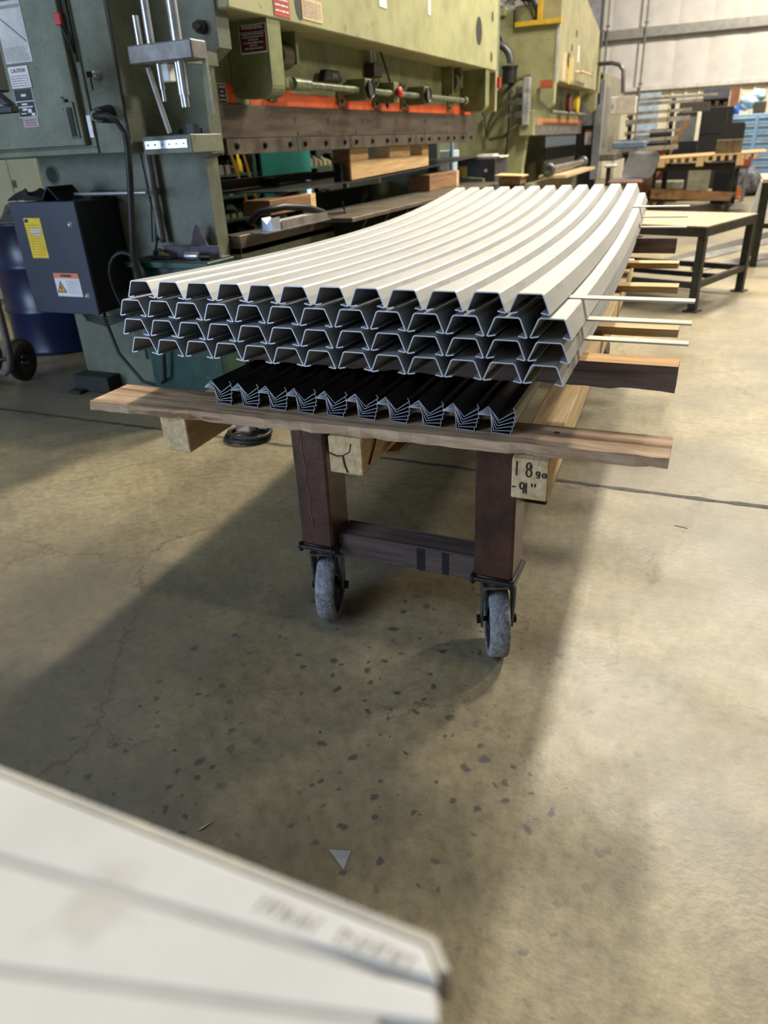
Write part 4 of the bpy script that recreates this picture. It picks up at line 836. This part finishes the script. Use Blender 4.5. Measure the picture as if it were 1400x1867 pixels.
obj('lid', MB().hexa([(-2.19, 7.92, 1.055), (-1.90, 7.92, 1.042), (-1.90, 8.22, 1.042), (-2.19, 8.22, 1.06), (-2.19, 7.92, 1.067), (-1.90, 7.92, 1.054), (-1.90, 8.22, 1.054), (-2.19, 8.22, 1.072)]), WBOARD, bxw)

# ================================================================== PRESS 3 (far, grey)
p3 = thing('press_brake', 'far grey press brake with white control box on a bent arm', 'machine', (-2.6, 16, 0))
obj('side_frame', MB().box(-3.2, -2.36, 15.9, 16.05, 0, 2.38), CABSIDE, p3)
obj('front_cover', MB().box(-2.5, -2.33, 15.95, 18.9, .95, 2.42), MTAN, p3, bevel=.008)
obj('corner_post', MB().box(-2.45, -2.30, 15.85, 15.95, .6, 2.30), mat('grey_post', (.24, .25, .28), .4), p3, bevel=.006)
obj('cover_slot', MB().box(-2.335, -2.322, 16.3, 16.75, 1.15, 2.20), MGREY, p3)
obj('upper_panel', MB().box(-2.85, -2.46, 15.87, 15.9, 1.55, 2.2), MGREY, p3)
pp = plate('notice', p3, WHITE, -2.60, -2.48, 1.22, 1.48, 15.9); plate('notice_band', pp, REDP, -2.60, -2.48, 1.44, 1.48, 15.896)
obj('bed_plate', MB().box(-2.5, -2.0, 15.9, 18.5, .92, 1.04), GREY, p3, bevel=.01)
obj('arm', MB().tube([(-2.5, 15.4, 2.52), (-2.12, 15.2, 2.50), (-1.98, 15.15, 2.46), (-1.90, 15.12, 2.37), (-1.87, 15.12, 2.02)], .035, 12), mat('grey_conduit', (.12, .12, .13), .35, .4), p3)
obj('arm_cable', MB().tube([(-2.55, 15.6, 2.5), (-2.42, 15.5, 2.4), (-2.36, 15.6, 2.2), (-2.38, 15.8, 1.9)], .02, 8), BLACK, p3)
cb = obj('control_box', MB().box(-2.06, -1.63, 15.0, 15.25, 1.69, 1.97), WHITE, p3, bevel=.012)
obj('box_side', MB().box(-1.93, -1.625, 14.992, 15.0, 1.70, 1.965), mat('cream_box', (.62, .56, .50), .5), cb)
obj('warning_triangle', MB().prism([(-2.03, 1.79), (-1.99, 1.79), (-2.01, 1.88)], 'Y', 14.99, 15.0), INKG, cb)

# ================================================================== STEEL TABLE 1
def table(name, label, c, ang, L, W, H, topm, under, foot=True):
    t = thing(name, label, 'table', (c[0], c[1], 0)); ca, sa = math.cos(ang), math.sin(ang)
    def P(u, v, z): return (c[0] + u * ca - v * sa, c[1] + u * sa + v * ca, z)
    def bx_(nm, u0, u1, v0, v1, z0, z1, m, bev=0): return obj(nm, MB().hexa([P(u0, v0, z0), P(u1, v0, z0), P(u1, v1, z0), P(u0, v1, z0), P(u0, v0, z1), P(u1, v0, z1), P(u1, v1, z1), P(u0, v1, z1)]), m, t, bevel=bev)
    bx_('table_top', -L / 2, L / 2, -W / 2, W / 2, H - .012, H, topm, .002)
    for v in (-W / 2, W / 2 - .05): bx_('apron', -L / 2, L / 2, v, v + .05, H - .085, H - .013, TABLEF, .003)
    for u in (-L / 2, L / 2 - .05): bx_('apron', u, u + .05, -W / 2 + .051, W / 2 - .051, H - .085, H - .013, TABLEF, .003)
    for u in (-L / 2, L / 2 - .065):
        for v in (-W / 2, W / 2 - .065):
            bx_('leg', u, u + .065, v, v + .065, .012, H - .086, TABLEF, .004)
            if foot: bx_('foot_pad', u - .03, u + .095, v - .03, v + .095, 0, .012, TABLEF)
    for u in (-L / 2 + .005, L / 2 - .055): bx_('stretcher', u, u + .05, -W / 2 + .066, W / 2 - .066, under - .05, under, TABLEF, .003)
    bx_('stretcher', -L / 2 + .066, L / 2 - .066, W / 2 - .055, W / 2 - .005, under - .05, under, TABLEF, .003)
    bx_('stretcher', -L / 2 + .066, L / 2 - .066, -W / 2 + .005, -W / 2 + .055, under - .05, under, TABLEF, .003)
    return t, P, bx_
ang = math.radians(-20.5); ca, sa = math.cos(ang), math.sin(ang)
L1, W1 = 1.75, 1.14
cor = Vector((-.07, 6.74))                                            # near right corner of the table top
c1 = (cor.x - (L1 / 2) * ca + (-W1 / 2) * sa, cor.y - (L1 / 2) * sa - (-W1 / 2) * ca)
t1, P1, bx1 = table('steel_table', 'steel table with tan top and splayed floor pads right of the channels', c1, ang, L1, W1, .69, TABLET, .24)
bx1('lower_brace', -.8, .8, -.02, .02, .19, .23, DARK)
# far table with pallet
t2, P2, bx2 = table('steel_table', 'dark far table carrying a wooden pallet, plank on its lower rail', (-.50, 16.55), math.radians(-4), 1.42, 1.6, .80, mat('dark_table_top', (.03, .028, .024), .6), .24, False)
solo('loose_plank', MB().hexa([P2(-.70, -.83, .24), P2(.72, -.83, .19), P2(.72, -.79, .19), P2(-.70, -.79, .24), P2(-.70, -.83, .42), P2(.72, -.83, .34), P2(.72, -.79, .34), P2(-.70, -.79, .42)]), wood('red_pine', (.42, .25, .13), (.30, .16, .08), 'X'), 'reddish plank leaning against the legs of the far table', 'plank')
pl2 = thing('flat_pallet', 'light wooden pallet lying on the far dark table', 'pallet', (-.3, 15.9, .80))
for i in range(9):
    y = 15.2 + i * .2
    obj('top_board', MB().hexa([(-1.45, y, .925 + .008 * i * 0), (.62, y, .985), (.62, y + .17, .985), (-1.45, y + .17, .925), (-1.45, y, .945), (.62, y, 1.005), (.62, y + .17, 1.005), (-1.45, y + .17, .945)]), WBOARD, pl2)
for k in range(14):
    x = -1.15 + k * .13
    if x > .45: break
    z = .925 + (x + 1.45) / 2.07 * .06
    obj('block', MB().box(x, x + (.06 if k % 5 else .12), 15.2, 16.9, (.862 + (z - .925) * .6) if k % 5 else .802, z - .001), WBLK, pl2)
ob = solo('oak_block', MB().box(-.22, .21, 15.42, 15.6, .99, 1.21).box(.06, .07, 15.415, 15.42, .995, 1.21), mat('olive_brown_block', (.12, .085, .045), .7, var=.2, scale=8), 'brown timber block standing on the pallet on the far table', 'timber', bevel=.01)
solo('chair_back', MB().prism([(-.2, 0.0), (.24, 0.0), (.24, 1.42)] + arc((.18, 1.42), .06, 0, math.pi / 2, 4) + arc((-.14, 1.42), .06, math.pi / 2, math.pi, 4), 'Y', 17.6, 17.68), BLACK, 'black chair back showing above the brown block on the far table', 'chair')
rt = thing('red_toolbox', 'brick red box on a grey stand behind the far table', 'box', (.31, 18.0, 0))
obj('box', MB().box(.12, .46, 17.9, 18.2, .66, .86), mat('brick_red', (.30, .06, .035), .5), rt, bevel=.01)
obj('stand', MB().box(.14, .44, 17.92, 18.18, .60, .66).box(.14, .2, 17.92, 18.18, 0, .6).box(.38, .44, 17.92, 18.18, 0, .6), MGREY, rt)
# table at the right edge
t3 = thing('dark_bench', 'dark bench with pale cloth cut off by the right edge', 'bench', (.62, 9.5, 0))
obj('bench_top', MB().box(.38, 1.4, 9.2, 10.2, .86, .90), TANP, t3, bevel=.004)
for x, y in ((.40, 9.25), (1.3, 9.25), (.40, 10.1), (1.3, 10.1)): obj('leg', MB().box(x, x + .07, y, y + .07, 0, .86), TABLEF, t3)
obj('lower_rail', MB().box(.44, 1.3, 9.27, 9.30, .40, .45), TABLEF, t3)
obj('draped_cloth', MB().hexa([(.30, 9.17, .42), (.375, 9.17, .48), (.375, 9.5, .48), (.30, 9.5, .42), (.37, 9.17, .88), (.378, 9.17, .88), (.378, 9.5, .88), (.37, 9.5, .88)]), WHITE, t3)
# floor stock bars on the right
fs = thing('steel_angle', 'long steel angles lying on the floor behind the near table', 'steel angle', (.3, 10.5, 0))
for k, (a, b) in enumerate((((-.5, 9.35), (1.4, 13.6)), ((-.35, 9.3), (1.5, 12.9)), ((-.15, 8.9), (1.6, 11.2)))):
    d = (Vector(b) - Vector(a)).normalized(); n_ = Vector((-d.y, d.x)) * .05; z0, z1 = .0, .05
    obj('angle', MB().hexa([(a[0] - n_.x, a[1] - n_.y, z0), (b[0] - n_.x, b[1] - n_.y, z0), (b[0] + n_.x, b[1] + n_.y, z0), (a[0] + n_.x, a[1] + n_.y, z0), (a[0] - n_.x, a[1] - n_.y, z0 + .01), (b[0] - n_.x, b[1] - n_.y, z0 + .01), (b[0] + n_.x, b[1] + n_.y, z1), (a[0] + n_.x, a[1] + n_.y, z1)]), GREY if k else TABLEF, fs)
# office chair
oc = thing('office_chair', 'grey plastic office chair with brown seat past the channel ends', 'chair', (-1.25, 11.4, 0))
vs = []; n = 8
for j in range(n + 1):
    for i in range(n + 1):
        u = i / n * 2 - 1; v = j / n
        wdt = .215 * (1 - .35 * (2 * v - 1) ** 4) ; vs.append((-1.13 + u * wdt + .09 * v, 11.35 + .06 * (1 - u * u) + .08 * v, .80 + .36 * v))
mb = MB().add(vs + [(x + .005, y + .035, z) for x, y, z in vs], [(j * 9 + i, j * 9 + i + 1, (j + 1) * 9 + i + 1, (j + 1) * 9 + i) for j in range(n) for i in range(n)] + [(81 + j * 9 + i, 81 + (j + 1) * 9 + i, 81 + (j + 1) * 9 + i + 1, 81 + j * 9 + i + 1) for j in range(n) for i in range(n)] + [(i, i + 1, 82 + i, 81 + i) for i in range(n)] + [(72 + i, 153 + i, 154 + i, 73 + i) for i in range(n)], True)
obj('backrest', mb, SEATG, oc)
obj('seat', MB().box(-1.48, -1.02, 11.15, 11.6, .76, .82), mat('brown_seat', (.16, .10, .075), .7), oc, bevel=.025)
obj('column', MB().cyl((-1.25, 11.4, .76), (-1.25, 11.4, .1), .03, 12), BLACK, oc)
for k in range(5):
    a = k * 1.2566; obj('base_leg', MB().hexa([(-1.25 + .03 * math.sin(a), 11.4 - .03 * math.cos(a), .08), (-1.25 - .03 * math.sin(a), 11.4 + .03 * math.cos(a), .08), (-1.25 + .3 * math.cos(a) - .02 * math.sin(a), 11.4 + .3 * math.sin(a) + .02 * math.cos(a), .05), (-1.25 + .3 * math.cos(a) + .02 * math.sin(a), 11.4 + .3 * math.sin(a) - .02 * math.cos(a), .05), (-1.25 + .03 * math.sin(a), 11.4 - .03 * math.cos(a), .12), (-1.25 - .03 * math.sin(a), 11.4 + .03 * math.cos(a), .12), (-1.25 + .3 * math.cos(a) - .02 * math.sin(a), 11.4 + .3 * math.sin(a) + .02 * math.cos(a), .075), (-1.25 + .3 * math.cos(a) + .02 * math.sin(a), 11.4 + .3 * math.sin(a) - .02 * math.cos(a), .075)]), BLACK, oc)
    obj('castor', MB().cyl((-1.25 + .29 * math.cos(a), 11.38 + .29 * math.sin(a), .028), (-1.25 + .29 * math.cos(a), 11.42 + .29 * math.sin(a), .028), .028, 12), BLACK, oc)
obj('arm_post', MB().cyl((-1.48, 11.2, .75), (-1.48, 11.2, .98), .03, 10), BLACK, oc); obj('arm_pad', MB().box(-1.54, -1.38, 11.12, 11.35, .98, 1.02), mat('worn_arm_pad', (.40, .40, .40), .6), oc, bevel=.018)
hp = thing('tilted_stand', 'pale grey post with a blue panel on top behind the office chair', 'stand', (-1.36, 12.2, 0))
obj('post', MB().hexa([(-1.42, 12.2, 0), (-1.30, 12.2, 0), (-1.30, 12.3, 0), (-1.42, 12.3, 0), (-1.34, 12.2, 1.18), (-1.22, 12.2, 1.18), (-1.22, 12.3, 1.18), (-1.34, 12.3, 1.18)]), WHITE, hp)
obj('panel', MB().box(-1.58, -1.13, 12.1, 12.5, 1.19, 1.28), mat('blue_grey_panel', (.14, .20, .30), .35), hp, bevel=.015)
obj('base', MB().box(-1.6, -1.1, 12.0, 12.5, 0, .03), DARK, hp)
# ------------------------------------------------------------------ bar rack
rk = thing('bar_rack', 'cantilever rack of steel stock in front of the far wall', 'rack', (-1.3, 17.2, 0))
for x in (-2.0, -1.2): 
    obj('upright', MB().box(x, x + .08, 17.45, 17.55, 0, 2.0), CARTD, rk)
    obj('foot', MB().box(x - .02, x + .10, 16.9, 17.7, 0, .06), CARTD, rk)
    for z in (1.0, 1.16, 1.33, 1.50, 1.66, 1.82): obj('arm', MB().box(x + .02, x + .06, 16.95, 17.45, z, z + .03), CARTD, rk)
for k, (x0, z0, x1, z1, nm) in enumerate(((-1.85, 1.945, -.35, 1.955, 'topmost'), (-1.85, 1.86, -.60, 1.87, 'second'), (-1.98, 1.70, -.78, 1.72, 'third'), (-2.0, 1.535, -.80, 1.56, 'fourth'), (-2.0, 1.37, -.95, 1.38, 'fifth'), (-2.15, 1.20, -.98, 1.23, 'sixth'), (-2.2, 1.035, -.95, 1.06, 'lowest'))):
    h = (.045, .055, .055, .085, .04, .065, .08)[k]
    solo('stock_bar', MB().hexa([(x0, 17.0, z0), (x1, 17.0, z1), (x1, 17.2, z1), (x0, 17.2, z0), (x0, 17.0, z0 + h), (x1, 17.0, z1 + h), (x1, 17.2, z1 + h), (x0, 17.2, z0 + h)]), BARS, f'grey steel stock bar, {nm} on the far bar rack', 'steel bar', 'stock bars on the far rack')
solo('leaning_plank', MB().hexa([(-1.75, 17.9, 0), (-1.6, 17.9, 0), (-1.6, 17.95, 0), (-1.75, 17.95, 0), (-.95, 18.3, 1.6), (-.80, 18.3, 1.6), (-.80, 18.35, 1.6), (-.95, 18.35, 1.6)]), WBLKX, 'brown plank leaning behind the bar rack', 'plank')
solo('red_machine_base', MB().box(-1.9, -1.2, 18.6, 19.2, 0, 1.08), mat('dark_red_base', (.14, .03, .03), .6), 'dark red machine base behind the lower stock bars', 'machine', bevel=.02)
solo('grey_scrap_bin', MB().box(-.75, -.30, 18.6, 19.2, 0, .75).box(-1.5, -.8, 18.0, 18.4, .25, .42), mat('grey_green_bin', (.28, .27, .20), .6), 'grey bin behind the far table legs', 'bin', bevel=.02)
# ------------------------------------------------------------------ far cabinets
bc = thing('drawer_cabinet', 'light blue drawer cabinet against the far wall', 'cabinet', (.4, 24.2, 0))
obj('body', MB().box(-.08, 1.25, 24.02, 24.7, 0, 1.69), BLUEC, bc, bevel=.01)
for x0, x1 in ((-.05, .56), (.63, 1.22)):
    for k in range(8):
        d = obj('drawer', MB().box(x0, x1, 24.0, 24.019, .08 + k * .195, .245 + k * .195), BLUEC, bc, bevel=.004)
        obj('drawer_pull', MB().box(x0 + .01, x1 - .01, 23.975, 24.0, .225 + k * .195, .245 + k * .195), mat('pale_pull', (.5, .6, .68), .3), d)
bk = thing('black_cupboard', 'black steel cupboard beside the blue drawer cabinet', 'cupboard', (-.4, 22.2, 0))
obj('body', MB().box(-.76, -.02, 22.02, 22.6, 0, 1.87), mat('matt_black', (.018, .018, .019), .6), bk, bevel=.01)
for x0, x1 in ((-.74, -.14),): obj('door', MB().box(x0, x1, 22.0, 22.02, 1.28, 1.84), mat('matt_black2', (.022, .022, .024), .5), bk); obj('door', MB().box(x0, x1, 22.0, 22.02, .1, 1.24), mat('matt_black2', (.022, .022, .024), .5), bk)
obj('handle', MB().box(-.17, -.155, 21.97, 22.0, 1.3, 1.8), ZINC, bk)
blob('plastic_bag', [(.36, 24.3, 2.0), (.50, 24.3, 2.12), (.22, 24.3, 1.92)], [(.28, .2, .18), (.2, .18, .16), (.16, .15, .14)], BLUEB, 'crumpled light blue plastic bag on the blue drawer cabinet', 'bag', 4)
solo('wire_basket', MB().box(.45, .75, 24.1, 24.4, 1.70, 1.98), mat('dark_basket', (.05, .045, .03), .7, var=.4, scale=40), 'dark mesh basket on the blue drawer cabinet', 'basket', bevel=.02)
solo('spray_bottle', MB().lathe([(0, 0), (.07, 0), (.07, .14), (.03, .19), (.03, .24), (0, .24)], (.04, 24.15, 1.70), (0, 0, 1), 14), mat('bright_blue', (.02, .12, .55), .3), 'bright blue bottle on the left end of the drawer cabinet', 'bottle')
sb = thing('parts_shelf', 'dark open box shelf with a terracotta board above the black cupboard', 'shelf', (-.4, 22.4, 1.87))
obj('back', MB().box(-.80, -.18, 22.5, 22.55, 1.875, 2.32), MGREY, sb); obj('shelf_board', MB().box(-.80, -.18, 22.1, 22.5, 2.02, 2.05).box(-.80, -.18, 22.1, 22.5, 1.875, 1.89), CARTD, sb)
obj('terracotta_board', MB().box(-.16, .05, 22.2, 22.5, 1.875, 2.30), mat('terracotta', (.42, .20, .12), .7), sb)
obj('grey_tray', MB().box(-.78, -.2, 22.08, 22.4, 2.05, 2.26), mat('blue_grey_tray', (.16, .17, .22), .5), sb)
rnd = random.Random(9)
for k in range(6): obj('part', MB().box(-.78 + k * .1, -.70 + k * .1, 22.1, 22.3, 1.89, 1.93 + rnd.random() * .08), WBLKX if k % 2 else CARTD, sb)
solo('window_frame_stack', MB().box(-2.5, -1.95, 24.0, 24.05, 0, 2.35).box(-2.5, -1.95, 23.97, 24.0, 1.3, 1.36), mat('pale_blue_frame', (.40, .48, .60), .4), 'pale blue panel standing behind the left end of the bar rack', 'panel')
mh = thing('bench_machine', 'dark bench machines and bins behind the bar rack', 'machine', (-1.2, 20.5, 0))
obj('bench', MB().box(-2.0, -.7, 20.2, 20.8, .0, 1.15), CABSIDE, mh); obj('motor', MB().cyl((-1.8, 20.4, 1.30), (-1.4, 20.4, 1.30), .14, 16), CABSIDE, mh); obj('crate', MB().box(-1.25, -.8, 20.3, 20.7, 1.15, 1.75), mat('grey_blue_bin', (.16, .19, .20), .5), mh)
obj('mesh_top', MB().box(-1.2, -.55, 20.2, 20.6, 1.76, 1.95), mat('dark_mesh', (.10, .09, .07), .7, var=.3, scale=30), mh)
blob('floor_clutter', [(.45, 19.5, .3), (.7, 19.8, .2), (.3, 19.4, .15)], [(.32, .3, .3), (.3, .3, .2), (.25, .2, .15)], mat('grey_clutter', (.16, .16, .19), .8, var=.4, scale=7), 'heap of grey bags on the floor right of the far table', 'bags', 8)
solo('orange_saw', MB().box(.0, .18, 18.6, 18.8, .06, .2).cyl((.28, 18.7, .12), (.28, 18.76, .12), .12, 18).box(-.05, .4, 18.55, 18.85, 0, .04), mat('saw_orange', (.50, .16, .04), .5), 'orange saw standing on the floor under the far table', 'saw', bevel=.006)

# ================================================================== foreground worktop
wt = thing('white_workbench', 'blurred white worktop with scribbles in the lower left foreground', 'workbench', (-.7, -.1, 0))
ZT = 1.0
def topo(pts, nm, m, z0, z1): return obj(nm, MB().prism(pts, 'Z', z0, z1), m, wt, bevel=.003)
re = lambda y: -.082 + (.224 - y) * .29                              # right edge runs back towards the camera
sb1 = lambda x: .205 + (x + .085) * .112; sb2 = lambda x: .182 + (x + .085) * .27
topo([(-1.3, .2275), (-1.3, sb1(-1.3) + .002), (re(.205), sb1(re(.205)) + .002), (-.081, .214), (-.090, .2255)], 'top_board', WTOP, ZT - .03, ZT)
topo([(-1.3, sb1(-1.3) - .001), (-1.3, sb2(-1.3) + .0015), (re(.183), sb2(re(.183)) + .0015), (re(.205), sb1(re(.205)) - .001)], 'top_board', WTOP, ZT - .03, ZT)
topo([(-1.3, sb2(-1.3) - .001), (-1.3, -.75), (.2, -.75), (re(.183), sb2(re(.183)) - .001)], 'top_board', WTOP, ZT - .03, ZT)
obj('seam_fill', MB().box(-1.29, -.10, -.7, .20, ZT - .032, ZT - .0004), mat('seam_grey', (.44, .435, .43), .8, var=.05), wt)
obj('far_edge_strip', MB().prism([(-1.3, .2335), (-1.3, .2278), (-.091, .2258), (-.080, .2145), (-.074, .2165), (-.087, .2315)], 'Z', ZT - .03, ZT - .001), WEDGE, wt)
rnd = random.Random(17); mb = MB()
for k in range(19):
    x = -.192 + k * .0053; y = .2115 + .0008 * math.sin(k)
    if k in (8, 9): continue
    mb.tube([(x, y - .005, ZT + .0003), (x + rnd.uniform(-.001, .003), y + .005, ZT + .0003), (x + .003, y + rnd.uniform(-.004, .004), ZT + .0003)], .0007, 5)
obj('scribble', mb, INKG, wt)
obj('under_frame', MB().box(-1.28, -.13, .15, .19, ZT - .13, ZT - .031).box(-1.28, .08, -.72, -.66, ZT - .13, ZT - .031), MGREY, wt)
for x, y in ((-1.25, .13), (-.20, .11), (-1.25, -.70), (.0, -.70)): obj('leg', MB().box(x, x + .06, y, y + .06, 0, ZT - .13), MGREY, wt)

# ================================================================== bits on the floor
solo('sheet_offcut', MB().prism([(-.592, .905), (-.545, .92), (-.541, .873)], 'Z', .0005, .0025), mat('bright_offcut', (.42, .43, .46), .4, .3), 'small grey triangular sheet offcut on the floor', 'offcut')
solo('dry_leaf', MB().add([(-.905, .835, .001), (-.893, .843, .006), (-.883, .873, .002), (-.897, .857, .001)], [(0, 1, 3), (1, 2, 3)]).add([(-.905, .835, .0005), (-.893, .843, .0055), (-.883, .873, .0015), (-.897, .857, .0005)], [(0, 3, 1), (1, 3, 2)]), mat('dry_leaf', (.45, .33, .17), .8), 'small dry tan leaf on the floor near the worktop', 'leaf')
for k, (x, y, l, a) in enumerate(((-.62, 1.45, .045, .9), (.02, 2.72, .05, -.2))):
    solo('wood_splinter', MB().hexa([(x, y, .0005), (x + l * math.cos(a), y + l * math.sin(a), .0005), (x + l * math.cos(a), y + l * math.sin(a) + .002, .0005), (x, y + .002, .0005), (x, y, .002), (x + l * math.cos(a), y + l * math.sin(a), .002), (x + l * math.cos(a), y + l * math.sin(a) + .002, .002), (x, y + .002, .002)]), WLATH if k == 0 else BOLT, ('pale wood splinter on the floor in front of the casters', 'dark sliver of metal on the floor by the slab joint')[k], 'splinter')
